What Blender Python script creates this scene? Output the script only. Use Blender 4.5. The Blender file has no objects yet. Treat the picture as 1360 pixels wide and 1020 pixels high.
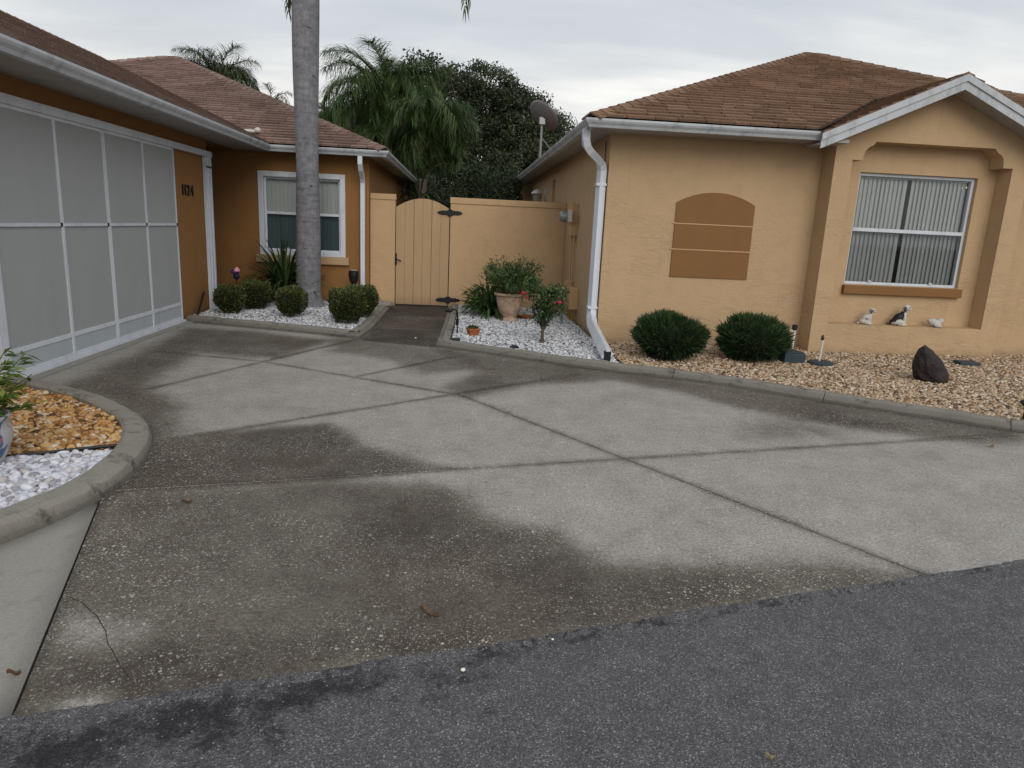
import bpy, math, random
import numpy as np
from mathutils import Vector, Matrix, Euler
random.seed(7); rng = np.random.default_rng(7)
S = bpy.context.scene
COL = S.collection

# ------------------------------------------------------------------ camera
CAM = np.array([0.0, 0.0, 1.42]); FPX = 918.3
YAW, PIT, ROL = [math.radians(v) for v in (4.6424, 12.8602, 2.6998)]
def cam_axes():
    f = np.array([math.sin(YAW)*math.cos(PIT), math.cos(YAW)*math.cos(PIT), -math.sin(PIT)])
    r = np.array([math.cos(YAW), -math.sin(YAW), 0.0]); u = np.cross(r, f)
    return r*math.cos(ROL)+u*math.sin(ROL), -r*math.sin(ROL)+u*math.cos(ROL), f
AR, AU, AF = cam_axes()
cd = bpy.data.cameras.new('camera'); cam = bpy.data.objects.new('camera', cd); COL.objects.link(cam)
cam.matrix_world = Matrix(((AR[0], AU[0], -AF[0], CAM[0]), (AR[1], AU[1], -AF[1], CAM[1]), (AR[2], AU[2], -AF[2], CAM[2]), (0, 0, 0, 1)))
cd.sensor_width = 36; cd.lens = FPX/1360*36; cd.clip_end = 2000; cd.clip_start = 0.05
S.camera = cam
def ray(x, y): return AR*((x-680)/FPX)+AU*((510-y)/FPX)+AF
def ground(x, y, z=0.0):
    r = ray(x, y); return CAM+r*((z-CAM[2])/r[2])
def on_y(x, y, c):
    r = ray(x, y); return CAM+r*(c/r[1])
def on_x(x, y, c):
    r = ray(x, y); return CAM+r*(c/r[0])
def g2(x, y, z=0.0):
    p = ground(x, y, z); return (float(p[0]), float(p[1]))

# ------------------------------------------------------------------ node helpers
class NT:
    def __init__(s, tree): s.t = tree; s.n = tree.nodes; s.l = tree.links
    def node(s, typ, **kw):
        n = s.n.new(typ)
        for k, v in kw.items(): setattr(n, k, v)
        return n
    def put(s, inp, v):
        if isinstance(v, bpy.types.NodeSocket): s.l.new(v, inp)
        elif v is not None:
            if isinstance(v, (tuple, list)) and len(v) == 3 and inp.type == 'RGBA': v = (*v, 1)
            inp.default_value = v
    def tex(s, kind='Object'):
        return s.node('ShaderNodeTexCoord').outputs[kind]
    def pos(s): return s.node('ShaderNodeNewGeometry').outputs['Position']
    def mapping(s, v, scale=(1, 1, 1), rot=(0, 0, 0), loc=(0, 0, 0)):
        m = s.node('ShaderNodeMapping'); s.put(m.inputs[0], v); m.inputs[1].default_value = loc; m.inputs[2].default_value = rot; m.inputs[3].default_value = scale
        return m.outputs[0]
    def noise(s, v, scale, detail=4, rough=0.55, dist=0.0, out=0):
        n = s.node('ShaderNodeTexNoise'); s.put(n.inputs['Vector'], v); n.inputs['Scale'].default_value = scale
        n.inputs['Detail'].default_value = detail; n.inputs['Roughness'].default_value = rough; n.inputs['Distortion'].default_value = dist
        return n.outputs[out]
    def voro(s, v, scale, feature='F1', rand=1.0):
        n = s.node('ShaderNodeTexVoronoi', feature=feature); s.put(n.inputs['Vector'], v); n.inputs['Scale'].default_value = scale
        n.inputs['Randomness'].default_value = rand
        return n
    def ramp(s, f, stops, interp='LINEAR'):
        r = s.node('ShaderNodeValToRGB'); s.put(r.inputs[0], f); r.color_ramp.interpolation = interp
        e = r.color_ramp.elements
        while len(e) < len(stops): e.new(0.5)
        for i, (p, c) in enumerate(stops):
            e[i].position = p
            if isinstance(c, (int, float)): c = (c, c, c)
            e[i].color = (*c, 1)
        return r.outputs[0]
    def sm(s, f, a, b):
        r = s.node('ShaderNodeMapRange', interpolation_type='SMOOTHSTEP'); s.put(r.inputs[0], f); r.inputs[1].default_value = a; r.inputs[2].default_value = b
        return r.outputs[0]
    def math(s, op, a, b=None):
        m = s.node('ShaderNodeMath', operation=op); s.put(m.inputs[0], a)
        if b is not None: s.put(m.inputs[1], b)
        return m.outputs[0]
    def mix(s, f, a, b, mode='MIX'):
        m = s.node('ShaderNodeMix', data_type='RGBA', blend_type=mode); s.put(m.inputs[0], f); s.put(m.inputs[6], a); s.put(m.inputs[7], b)
        return m.outputs[2]
    def attr(s, name):
        return s.node('ShaderNodeAttribute', attribute_name=name).outputs['Fac']
    def sep(s, v):
        n = s.node('ShaderNodeSeparateXYZ'); s.put(n.inputs[0], v); return n.outputs
    def bump(s, h, strength=0.5, dist=0.01, normal=None):
        b = s.node('ShaderNodeBump'); s.put(b.inputs['Height'], h); b.inputs['Strength'].default_value = strength; b.inputs['Distance'].default_value = dist
        if normal is not None: s.put(b.inputs['Normal'], normal)
        return b.outputs[0]

MATS = {}
def new_mat(name):
    m = bpy.data.materials.new(name); m.use_nodes = True; m.node_tree.nodes.clear()
    t = NT(m.node_tree); MATS[name] = m
    return m, t
def finish(t, col, rough=0.7, normal=None, spec=0.3, metal=0.0, alpha=None, sub=None, trans=None):
    b = t.node('ShaderNodeBsdfPrincipled'); t.put(b.inputs['Base Color'], col); t.put(b.inputs['Roughness'], rough)
    b.inputs['Specular IOR Level'].default_value = spec; b.inputs['Metallic'].default_value = metal
    if normal is not None: t.put(b.inputs['Normal'], normal)
    o = t.node('ShaderNodeOutputMaterial')
    sh = b.outputs[0]
    if trans:
        tr = t.node('ShaderNodeBsdfTranslucent'); t.put(tr.inputs[0], col)
        mx = t.node('ShaderNodeMixShader'); mx.inputs[0].default_value = trans; t.l.new(sh, mx.inputs[1]); t.l.new(tr.outputs[0], mx.inputs[2]); sh = mx.outputs[0]
    t.l.new(sh, o.inputs[0])

def simple(name, col, rough=0.6, var=0.12, scale=8, bump=0.0, bscale=60, spec=0.3, metal=0.0, dirt=0.0):
    m, t = new_mat(name); p = t.tex()
    n = t.noise(p, scale, 5, 0.6)
    c = t.mix(n, tuple(max(0, v*(1-var)) for v in col), tuple(v*(1+var) for v in col))
    if dirt:
        d = t.sm(t.noise(t.mapping(p, (1, 1, .35)), 5, 8, 0.7), 0.45, 0.75)
        c = t.mix(t.math('MULTIPLY', d, dirt), c, (0.08, 0.07, 0.055))
    nm = t.bump(t.noise(p, bscale, 4), bump, 0.004) if bump else None
    finish(t, c, rough, nm, spec, metal); return m

def stucco(name, col, amt=1.0, low=True):
    m, t = new_mat(name); p = t.pos()
    big = t.noise(p, 0.8, 4, 0.6); mid = t.noise(p, 5, 6, 0.65)
    c = t.mix(big, tuple(v*0.90 for v in col), tuple(min(1, v*1.08) for v in col))
    c = t.mix(t.math('MULTIPLY', t.sm(mid, 0.42, 0.72), 0.28), c, tuple(v*0.76 for v in col))
    st = t.noise(t.mapping(p, (9, 9, 0.7)), 1.0, 5, 0.7)
    c = t.mix(t.math('MULTIPLY', t.sm(st, 0.54, 0.78), 0.30), c, tuple(v*0.6 for v in col))
    z = t.sep(p)[2]
    splash = t.math('MULTIPLY', t.sm(t.math('ADD', z, t.math('MULTIPLY', mid, 0.3)), 0.30, 0.04), 0.85)
    c = t.mix(splash, c, (0.15, 0.105, 0.066))
    # skip-trowel texture: short mostly horizontal ridges
    w = t.noise(t.mapping(p, (6.5, 6.5, 15)), 1.0, 5, 0.62, 0.9)
    ridge = t.ramp(w, [(0.40, 0), (0.50, 0.75), (0.54, 1), (0.62, 0.35), (0.8, 0.1)])
    v2 = t.noise(t.mapping(p, (20, 20, 36)), 1.0, 4, 0.6, 0.5)
    fine = t.noise(p, 160, 3, 0.6)
    h = t.math('ADD', t.math('ADD', t.math('MULTIPLY', ridge, 0.7), t.math('MULTIPLY', v2, 0.6)), t.math('MULTIPLY', fine, 0.15))
    pm = t.math('ADD', t.math('MULTIPLY', t.sm(t.math('SUBTRACT', t.noise(t.mapping(p, (1.2, 1.2, 1.6)), 1.0, 4, 0.6), t.math('MULTIPLY', z, 0.05)), 0.38, 0.62), 0.75), 0.25)
    h = t.math('MULTIPLY', h, pm)
    c = t.mix(t.math('MULTIPLY', t.math('SUBTRACT', 1.0, t.sm(ridge, 0.0, 0.5)), t.math('MULTIPLY', pm, 0.10)), c, tuple(v*0.55 for v in col))
    finish(t, c, 0.85, t.bump(h, 0.55*amt, 0.012), 0.2); return m

stucco('tan_stucco', (0.51, 0.358, 0.213)); stucco('tan_fence', (0.55, 0.372, 0.213), 0.9); stucco('orange_stucco', (0.285, 0.143, 0.052), 0.6)
simple('brown_paint', (0.225, 0.112, 0.038), 0.7, 0.10, 3, 0.3, 40, dirt=0.12)
simple('cream_paint', (0.56, 0.37, 0.20), 0.7, 0.05)
def wood():
    m, t = new_mat('tan_wood'); p = t.pos(); g = t.noise(t.mapping(p, (60, 60, 2.2)), 1.0, 6, 0.65, 0.6); w = t.noise(t.mapping(p, (7, 7, 1)), 1.0, 4)
    c = t.mix(w, (0.42, 0.285, 0.162), (0.50, 0.345, 0.20)); c = t.mix(t.math('MULTIPLY', t.sm(g, 0.55, 0.75), 0.35), c, (0.24, 0.15, 0.08))
    c = t.mix(t.math('MULTIPLY', t.sm(t.math('ADD', t.sep(p)[2], t.math('MULTIPLY', g, 0.25)), 0.36, 0.1), 0.45), c, (0.15, 0.10, 0.06))
    finish(t, c, 0.75, t.bump(g, 0.5, 0.003), 0.25)
wood()
simple('white_metal', (0.62, 0.66, 0.72), 0.42, 0.05, 4, dirt=0.25)
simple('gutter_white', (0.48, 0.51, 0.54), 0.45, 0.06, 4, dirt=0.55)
simple('downspout_white', (0.66, 0.70, 0.77), 0.4, 0.04, 3, dirt=0.2)
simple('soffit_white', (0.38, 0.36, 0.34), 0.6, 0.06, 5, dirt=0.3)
simple('black_iron', (0.012, 0.011, 0.013), 0.45, 0.2)
simple('dark_plastic', (0.02, 0.02, 0.022), 0.5)
simple('interior_shade', (0.02, 0.02, 0.02), 0.9)  # near-black colour, paints the darkness of unlit interiors
simple('blind_vinyl', (0.70, 0.70, 0.68), 0.5, 0.05, 3)
simple('kick_metal', (0.42, 0.46, 0.49), 0.45, 0.05, 5, dirt=0.15)
simple('utility_green', (0.030, 0.052, 0.066), 0.6, 0.15, dirt=0.3)
simple('meter_grey', (0.30, 0.31, 0.31), 0.4, 0.2, 20, metal=0.3)
simple('utility_tan', (0.52, 0.34, 0.17), 0.6, 0.1, 8, dirt=0.15)
simple('dish_grey', (0.19, 0.18, 0.19), 0.5, 0.08)
simple('steel', (0.33, 0.33, 0.34), 0.4, 0.1, metal=0.5)
simple('terracotta', (0.32, 0.105, 0.035), 0.8, 0.2, 12)
simple('pvc', (0.65, 0.64, 0.58), 0.5)
simple('foliage_shade', (0.012, 0.016, 0.007), 0.95, 0.4, 30)  # near-black green, paints the deep shade inside the shrubs
simple('bark', (0.10, 0.08, 0.06), 0.9, 0.35, 20, 0.8, 50)
simple('green_stem', (0.12, 0.15, 0.05), 0.7, 0.3)
simple('red_petal', (0.42, 0.008, 0.03), 0.5, 0.25, 30); simple('pink_petal', (0.62, 0.012, 0.11), 0.5, 0.2, 30)
simple('pink_glass', (0.75, 0.35, 0.42), 0.3); simple('violet_glass', (0.10, 0.03, 0.22), 0.3); simple('navy', (0.015, 0.02, 0.05), 0.4)
simple('yellow_pipe', (0.38, 0.26, 0.05), 0.6)
simple('soil', (0.028, 0.021, 0.015), 0.95, 0.3, 30)
simple('earth', (0.10, 0.095, 0.06), 0.95, 0.3, 4)
simple('lamp_white', (0.6, 0.58, 0.54), 0.4)
simple('lamp_glass', (0.35, 0.34, 0.3), 0.15)
simple('white_stone', (0.78, 0.76, 0.72), 0.6)

def clay_pot():
    m, t = new_mat('clay_pot'); p = t.tex()
    n = t.noise(p, 9, 7, 0.65); c = t.ramp(n, [(0.3, (0.30, 0.19, 0.12)), (0.55, (0.50, 0.36, 0.26)), (0.8, (0.62, 0.5, 0.4))])
    v = t.voro(p, 14); h = t.math('ADD', t.math('MULTIPLY', v.outputs['Distance'], 0.5), n)
    finish(t, c, 0.85, t.bump(h, 0.7, 0.012))
clay_pot()
def glazed_pot():
    m, t = new_mat('glazed_pot'); p = t.tex()
    v = t.noise(p, 7, 3, 0.5, 1.2); msk = t.sm(v, 0.5, 0.56)
    c = t.mix(msk, (0.42, 0.42, 0.44), (0.05, 0.12, 0.22)); c = t.mix(t.sm(t.noise(p, 11, 2), 0.6, 0.64), c, (0.35, 0.10, 0.12))
    finish(t, c, 0.18, None, 0.6)
glazed_pot()

def concrete():
    m, t = new_mat('concrete'); p = t.pos()
    d = t.attr('dirt')
    n1 = t.noise(p, 2.2, 7, 0.62); n2 = t.noise(p, 9, 6, 0.7); n3 = t.noise(p, 70, 4, 0.7); n0 = t.noise(p, 0.7, 4, 0.6)
    n4 = t.noise(p, 28, 5, 0.75); n5 = t.noise(t.mapping(p, (1, 1, 1), rot=(0, 0, 0.9)), 3.4, 8, 0.7, 0.8)
    for q_, k_ in ((n1, 0.46), (n2, 0.34), (n4, 0.40), (n5, 0.30)): d = t.math('ADD', d, t.math('MULTIPLY', t.math('SUBTRACT', q_, 0.5), k_))
    dd = d
    c = t.ramp(dd, [(0.0, (0.355, 0.335, 0.308)), (0.22, (0.262, 0.246, 0.224)), (0.46, (0.132, 0.117, 0.098)), (0.72, (0.064, 0.053, 0.042)), (1.0, (0.034, 0.028, 0.022))])
    red = t.math('MULTIPLY', t.sm(n0, 0.46, 0.66), t.sm(dd, 0.35, 0.75))
    c = t.mix(t.math('MULTIPLY', red, 0.42), c, (0.115, 0.084, 0.062))
    c = t.mix(0.8, c, t.ramp(n3, [(0.32, 0.28), (0.68, 0.76)]), 'OVERLAY')
    gr = t.noise(p, 330, 2, 0.8); c = t.mix(1.0, c, t.ramp(gr, [(0.30, 0.18), (0.70, 0.84)]), 'OVERLAY')
    h = n3
    for sc, th, rad, br in ((42, 0.84, 0.24, (0.66, 0.62, 0.55)), (78, 0.68, 0.30, (0.60, 0.565, 0.50)), (140, 0.52, 0.38, (0.50, 0.475, 0.43))):
        v = t.voro(t.mapping(p, (1, 1, 1), loc=(sc, 0, 0)), sc)
        rs = t.sep(v.outputs['Color'])
        msk = t.math('MULTIPLY', t.math('GREATER_THAN', rs[0], th), t.math('LESS_THAN', v.outputs['Distance'], t.math('ADD', t.math('MULTIPLY', rs[1], rad*0.8), rad*0.5)))
        ar = t.sm(t.noise(p, 0.9, 5, 0.65), 0.34, 0.66)     # pebbles exposed in patches
        msk2 = t.math('MULTIPLY', msk, t.math('ADD', t.math('MULTIPLY', ar, 0.80), 0.10))
        c = t.mix(t.math('MULTIPLY', msk2, 0.9), c, t.mix(rs[2], tuple(q*0.55 for q in br), br))
        h = t.math('ADD', h, t.math('MULTIPLY', msk2, 0.4))
    finish(t, c, 0.82, t.bump(h, 0.35, 0.004), 0.25)
concrete()
def smooth_concrete(name, a, b, dk):
    m, t = new_mat(name); p = t.pos()
    n1 = t.noise(p, 3.0, 8, 0.7); n3 = t.noise(p, 90, 4, 0.7)
    c = t.mix(n1, a, b); c = t.mix(t.math('MULTIPLY', t.sm(t.noise(p, 6, 7, 0.75), 0.5, 0.68), dk), c, (0.045, 0.042, 0.036))
    c = t.mix(0.5, c, t.ramp(n3, [(0.3, 0.36), (0.7, 0.7)]), 'OVERLAY')
    c = t.mix(t.math('MULTIPLY', t.attr('dirt'), 0.8), c, (0.05, 0.047, 0.04))
    finish(t, c, 0.8, t.bump(n3, 0.4, 0.003), 0.25)
smooth_concrete('kerb_concrete', (0.17, 0.16, 0.138), (0.37, 0.345, 0.30), 0.8)
smooth_concrete('walk_concrete', (0.25, 0.24, 0.215), (0.34, 0.325, 0.29), 0.25)
def asphalt():
    m, t = new_mat('asphalt'); p = t.pos(); d = t.attr('dirt')
    n1 = t.noise(p, 4, 8, 0.72); n2 = t.noise(p, 1.1, 3)
    dd = t.math('ADD', d, t.math('MULTIPLY', t.math('SUBTRACT', n1, 0.5), 2.0))
    dd = t.math('ADD', dd, t.math('MULTIPLY', t.math('SUBTRACT', t.noise(p, 45, 4, 0.7), 0.5), 0.8))
    k = t.sm(dd, 0.35, 0.80)
    base = t.mix(n2, (0.096, 0.095, 0.099), (0.128, 0.126, 0.130))
    c = t.mix(k, base, (0.027, 0.025, 0.028))
    v = t.voro(p, 230); rs = t.sep(v.outputs['Color'])
    sp = t.ramp(rs[0], [(0.0, (0.55, 0.55, 0.56)), (0.5, (0.92, 0.92, 0.92)), (0.88, (1.25, 1.25, 1.27)), (0.95, (1.9, 1.88, 1.85)), (1.0, (2.6, 2.55, 2.45))])
    c = t.mix(1.0, c, sp, 'MULTIPLY')
    v2 = t.voro(p, 95); r2 = t.sep(v2.outputs['Color'])
    mk = t.math('MULTIPLY', t.math('GREATER_THAN', r2[0], 0.93), t.math('LESS_THAN', v2.outputs['Distance'], 0.3))
    c = t.mix(t.math('MULTIPLY', mk, 0.75), c, (0.34, 0.335, 0.32)); c = t.mix(0.6, c, t.ramp(t.noise(p, 9, 6, 0.75), [(0.3, 0.34), (0.7, 0.68)]), 'OVERLAY')
    h = t.math('ADD', v.outputs['Distance'], t.math('MULTIPLY', n1, 1.0))
    finish(t, c, t.math('ADD', t.math('MULTIPLY', k, -0.12), 0.85), t.bump(h, 0.8, 0.005), 0.35)
asphalt()
def roofmat(name, a, b, c3):
    m, t = new_mat(name); p = t.pos(); r = t.attr('rnd')
    c = t.ramp(r, [(0.0, a), (0.5, b), (1.0, c3)])
    g = t.noise(p, 240, 3, 0.8); c = t.mix(0.85, c, t.ramp(g, [(0.32, 0.15), (0.68, 0.87)]), 'OVERLAY'); c = t.mix(0.3, c, t.ramp(t.noise(p, 17, 5, 0.7), [(0.3, 0.3), (0.7, 0.7)]), 'OVERLAY')
    bg = t.noise(p, 1.4, 5, 0.65); c = t.mix(t.math('MULTIPLY', t.sm(bg, 0.45, 0.75), 0.45), c, tuple(v*0.5 for v in a))
    finish(t, c, 0.92, t.bump(g, 0.5, 0.003), 0.15)
roofmat('shingle_left', (0.148, 0.098, 0.080), (0.222, 0.150, 0.124), (0.315, 0.222, 0.188))
roofmat('shingle_right', (0.138, 0.083, 0.054), (0.198, 0.122, 0.080), (0.275, 0.176, 0.120))
simple('roof_deck', (0.03, 0.02, 0.016), 0.95)
def stonemat(name, stops, rough=0.6):
    m, t = new_mat(name); p = t.pos(); r = t.attr('rnd')
    c = t.ramp(r, stops); n = t.noise(p, 60, 5, 0.7)
    c = t.mix(0.6, c, t.ramp(n, [(0.3, 0.3), (0.7, 0.72)]), 'OVERLAY')
    finish(t, c, rough, t.bump(n, 0.3, 0.002), 0.3)
stonemat('orange_stones', [(0, (0.07, 0.04, 0.022)), (0.18, (0.26, 0.125, 0.04)), (0.4, (0.50, 0.27, 0.09)), (0.58, (0.56, 0.37, 0.17)), (0.72, (0.38, 0.165, 0.045)), (0.86, (0.54, 0.44, 0.30)), (1, (0.66, 0.60, 0.50))])
stonemat('white_stones', [(0, (0.26, 0.26, 0.28)), (0.25, (0.48, 0.49, 0.54)), (0.8, (0.66, 0.67, 0.73)), (1, (0.40, 0.37, 0.34))])
stonemat('white_bed_stones', [(0, (0.12, 0.12, 0.125)), (0.2, (0.34, 0.345, 0.36)), (0.6, (0.58, 0.59, 0.62)), (1, (0.76, 0.77, 0.80))])
stonemat('tan_stones', [(0, (0.08, 0.052, 0.035)), (0.18, (0.22, 0.135, 0.075)), (0.38, (0.38, 0.27, 0.165)), (0.58, (0.49, 0.385, 0.27)), (0.74, (0.56, 0.47, 0.36)), (0.86, (0.36, 0.19, 0.08)), (1, (0.72, 0.65, 0.55))])
def leafmat(name, a, b, c3, rough=0.5, tr=0.25):
    m, t = new_mat(name); r = t.attr('rnd')
    c = t.ramp(r, [(0.0, a), (0.6, b), (1.0, c3)])
    finish(t, c, rough, None, 0.35, trans=tr)
leafmat('palm_leaf', (0.035, 0.062, 0.020), (0.085, 0.145, 0.045), (0.20, 0.25, 0.095))
leafmat('palm_leaf_far', (0.04, 0.06, 0.025), (0.07, 0.095, 0.04), (0.15, 0.15, 0.09))
leafmat('oak_leaf', (0.026, 0.037, 0.017), (0.055, 0.075, 0.034), (0.11, 0.13, 0.06))
leafmat('hedge_leaf', (0.016, 0.026, 0.014), (0.034, 0.052, 0.024), (0.065, 0.085, 0.04))
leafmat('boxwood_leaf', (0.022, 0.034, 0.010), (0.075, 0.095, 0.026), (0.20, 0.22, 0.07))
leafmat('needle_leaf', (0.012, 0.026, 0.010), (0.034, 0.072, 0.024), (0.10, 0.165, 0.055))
leafmat('strap_leaf', (0.018, 0.035, 0.010), (0.04, 0.085, 0.022), (0.10, 0.15, 0.045))
leafmat('fern_leaf', (0.02, 0.045, 0.012), (0.045, 0.10, 0.025), (0.11, 0.17, 0.05))
leafmat('sprig_leaf', (0.035, 0.07, 0.025), (0.085, 0.14, 0.05), (0.20, 0.25, 0.11))
leafmat('rose_leaf', (0.02, 0.05, 0.018), (0.055, 0.12, 0.035), (0.18, 0.25, 0.09))
leafmat('shrub_leaf', (0.04, 0.08, 0.015), (0.11, 0.18, 0.03), (0.24, 0.30, 0.06))
leafmat('dry_leaf', (0.22, 0.17, 0.10), (0.36, 0.29, 0.18), (0.5, 0.42, 0.28))
leafmat('dead_leaf', (0.10, 0.06, 0.035), (0.15, 0.09, 0.05), (0.25, 0.16, 0.09))
def trunkmat():
    m, t = new_mat('palm_trunk'); p = t.tex()
    ring = t.noise(t.mapping(p, (4, 4, 17)), 1, 6, 0.65, 0.5); fib = t.noise(t.mapping(p, (26, 26, 6)), 1, 5, 0.7)
    c = t.ramp(ring, [(0.25, (0.115, 0.113, 0.122)), (0.45, (0.175, 0.174, 0.188)), (0.7, (0.225, 0.224, 0.242))])
    c = t.mix(0.5, c, t.ramp(fib, [(0.3, 0.36), (0.7, 0.66)]), 'OVERLAY'); c = t.mix(0.6, c, t.ramp(t.noise(p, 14, 7, 0.7), [(0.3, 0.25), (0.7, 0.75)]), 'OVERLAY')
    k = t.noise(t.mapping(p, (7, 7, 14)), 1, 3, 0.5, 0.5)
    sc = t.math('MULTIPLY', t.sm(k, 0.66, 0.72), 0.8); c = t.mix(sc, c, (0.03, 0.024, 0.022))
    h = t.math('SUBTRACT', t.math('ADD', ring, t.math('MULTIPLY', fib, 0.5)), sc)
    finish(t, c, 0.9, t.bump(h, 0.5, 0.01), 0.2)
trunkmat()
def screenmat():
    m, t = new_mat('screen_fabric'); p = t.pos()
    n = t.noise(p, 1.6, 6, 0.65, 0.6); n2 = t.noise(t.mapping(p, (3, 3, 0.6)), 1.5, 5, 0.7)
    c = t.mix(n, (0.335, 0.346, 0.352), (0.372, 0.382, 0.386)); c = t.mix(t.math('MULTIPLY', t.sm(n2, 0.5, 0.75), 0.12), c, (0.27, 0.28, 0.285))
    w = t.noise(p, 500, 2); wr = t.noise(t.mapping(p, (2, 2, 2), rot=(0.6, 0, 0)), 1.3, 2, 0.5, 1.0)
    finish(t, c, 0.7, t.bump(t.math('ADD', t.math('MULTIPLY', wr, 1.6), t.math('MULTIPLY', w, 0.05)), 0.25, 0.02), 0.25)
screenmat()
def glass(name, tint, refl=0.10, op=0.25):
    m, t = new_mat(name)
    g = t.node('ShaderNodeBsdfGlossy'); g.inputs['Roughness'].default_value = 0.03; g.inputs['Color'].default_value = (0.5, 0.53, 0.56, 1)
    tr = t.node('ShaderNodeBsdfTransparent'); tr.inputs[0].default_value = (*tint, 1)
    f = t.node('ShaderNodeFresnel'); f.inputs[0].default_value = 1.5
    mx = t.node('ShaderNodeMixShader'); t.l.new(t.math('ADD', f.outputs[0], refl), mx.inputs[0]); t.l.new(tr.outputs[0], mx.inputs[1]); t.l.new(g.outputs[0], mx.inputs[2])
    o = t.node('ShaderNodeOutputMaterial'); t.l.new(mx.outputs[0], o.inputs[0])
glass('glass', (0.93, 0.95, 0.95), 0.0); glass('screened_glass', (0.86, 0.875, 0.885), 0.0); glass('dark_screened_glass', (0.60, 0.66, 0.68), 0.0)
def rockmat():
    m, t = new_mat('dark_rock'); p = t.tex(); n = t.noise(p, 8, 8, 0.7)
    c = t.ramp(n, [(0.3, (0.012, 0.009, 0.009)), (0.6, (0.032, 0.024, 0.024)), (0.8, (0.075, 0.06, 0.055))])
    finish(t, c, 0.6, t.bump(n, 1.0, 0.03), 0.3)
rockmat()
def dogmat(name):
    m, t = new_mat(name); r = t.attr('rnd')
    c = t.ramp(r, [(0.0, (0.50, 0.48, 0.44)), (0.35, (0.47, 0.45, 0.42)), (0.5, (0.10, 0.10, 0.11)), (0.8, (0.012, 0.012, 0.015))])
    c = t.mix(0.3, c, t.ramp(t.noise(t.tex(), 60, 3), [(0.3, 0.3), (0.7, 0.75)]), 'OVERLAY')
    finish(t, c, 0.55, t.bump(t.noise(t.tex(), 90, 3), 0.5, 0.002), 0.3)
dogmat('painted_figurine')

# ------------------------------------------------------------------ world and sun
W = bpy.data.worlds.new('World'); S.world = W; W.use_nodes = True; W.node_tree.nodes.clear()
SUN_EL, SUN_AZ = math.radians(32), math.radians(168)
def world():
    t = NT(W.node_tree)
    sky = t.node('ShaderNodeTexSky', sky_type='NISHITA'); sky.sun_disc = False; sky.sun_elevation = SUN_EL; sky.sun_rotation = SUN_AZ
    sky.air_density = 1.5; sky.dust_density = 3.0
    v = t.tex('Generated'); s = t.sep(v)
    zc = t.math('MAXIMUM', s[2], 0.0)
    den = t.math('ADD', zc, 0.16)
    cb = t.node('ShaderNodeCombineXYZ'); t.put(cb.inputs[0], t.math('DIVIDE', s[0], den)); t.put(cb.inputs[1], t.math('DIVIDE', s[1], den))
    pv = cb.outputs[0]
    n1 = t.noise(t.mapping(pv, (0.55, 1.0, 1), rot=(0, 0, 0.25), loc=(3.1, 1.7, 0)), 1.0, 5, 0.5, 0.4)
    n2 = t.noise(t.mapping(pv, (1.0, 2.6, 1), rot=(0, 0, 0.2), loc=(0.4, 5.0, 0)), 1.3, 5, 0.5, 0.3)
    cl = t.math('ADD', t.math('MULTIPLY', n1, 0.66), t.math('MULTIPLY', n2, 0.34))
    grey = t.ramp(cl, [(0.34, (0.44, 0.48, 0.555)), (0.45, (0.57, 0.61, 0.665)), (0.53, (0.78, 0.80, 0.81)), (0.62, (1.04, 1.03, 1.0))])
    hor = t.ramp(s[2], [(0.0, (1.0, 0.91, 0.80)), (0.14, (0.98, 0.95, 0.885)), (0.24, (0.80, 0.82, 0.83)), (0.50, (0.62, 0.65, 0.71)), (1.0, (0.56, 0.60, 0.68))])
    c = t.mix(0.36, grey, hor)
    b1 = t.node('ShaderNodeBackground'); t.put(b1.inputs[0], c); b1.inputs[1].default_value = 0.95
    b2 = t.node('ShaderNodeBackground'); t.put(b2.inputs[0], sky.outputs[0]); b2.inputs[1].default_value = 0.05
    mx = t.node('ShaderNodeMixShader'); mx.inputs[0].default_value = 0.10
    t.l.new(b1.outputs[0], mx.inputs[1]); t.l.new(b2.outputs[0], mx.inputs[2])
    o = t.node('ShaderNodeOutputWorld'); t.l.new(mx.outputs[0], o.inputs[0])
world()
sl = bpy.data.lights.new('sun', 'SUN'); sl.energy = 1.1; sl.angle = math.radians(42); sl.color = (1.0, 0.95, 0.88)
sun = bpy.data.objects.new('sun', sl); COL.objects.link(sun)
sd = Vector((math.sin(SUN_AZ)*math.cos(SUN_EL), math.cos(SUN_AZ)*math.cos(SUN_EL), math.sin(SUN_EL)))
sun.rotation_euler = sd.to_track_quat('Z', 'Y').to_euler()
S.view_settings.view_transform = 'Standard'; S.view_settings.look = 'None'; S.view_settings.exposure = 0.20; S.view_settings.gamma = 1
S.view_settings.use_curve_mapping = False
S.render.engine = 'CYCLES'; S.cycles.use_denoising = True; S.cycles.max_bounces = 6; S.cycles.transparent_max_bounces = 12

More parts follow.
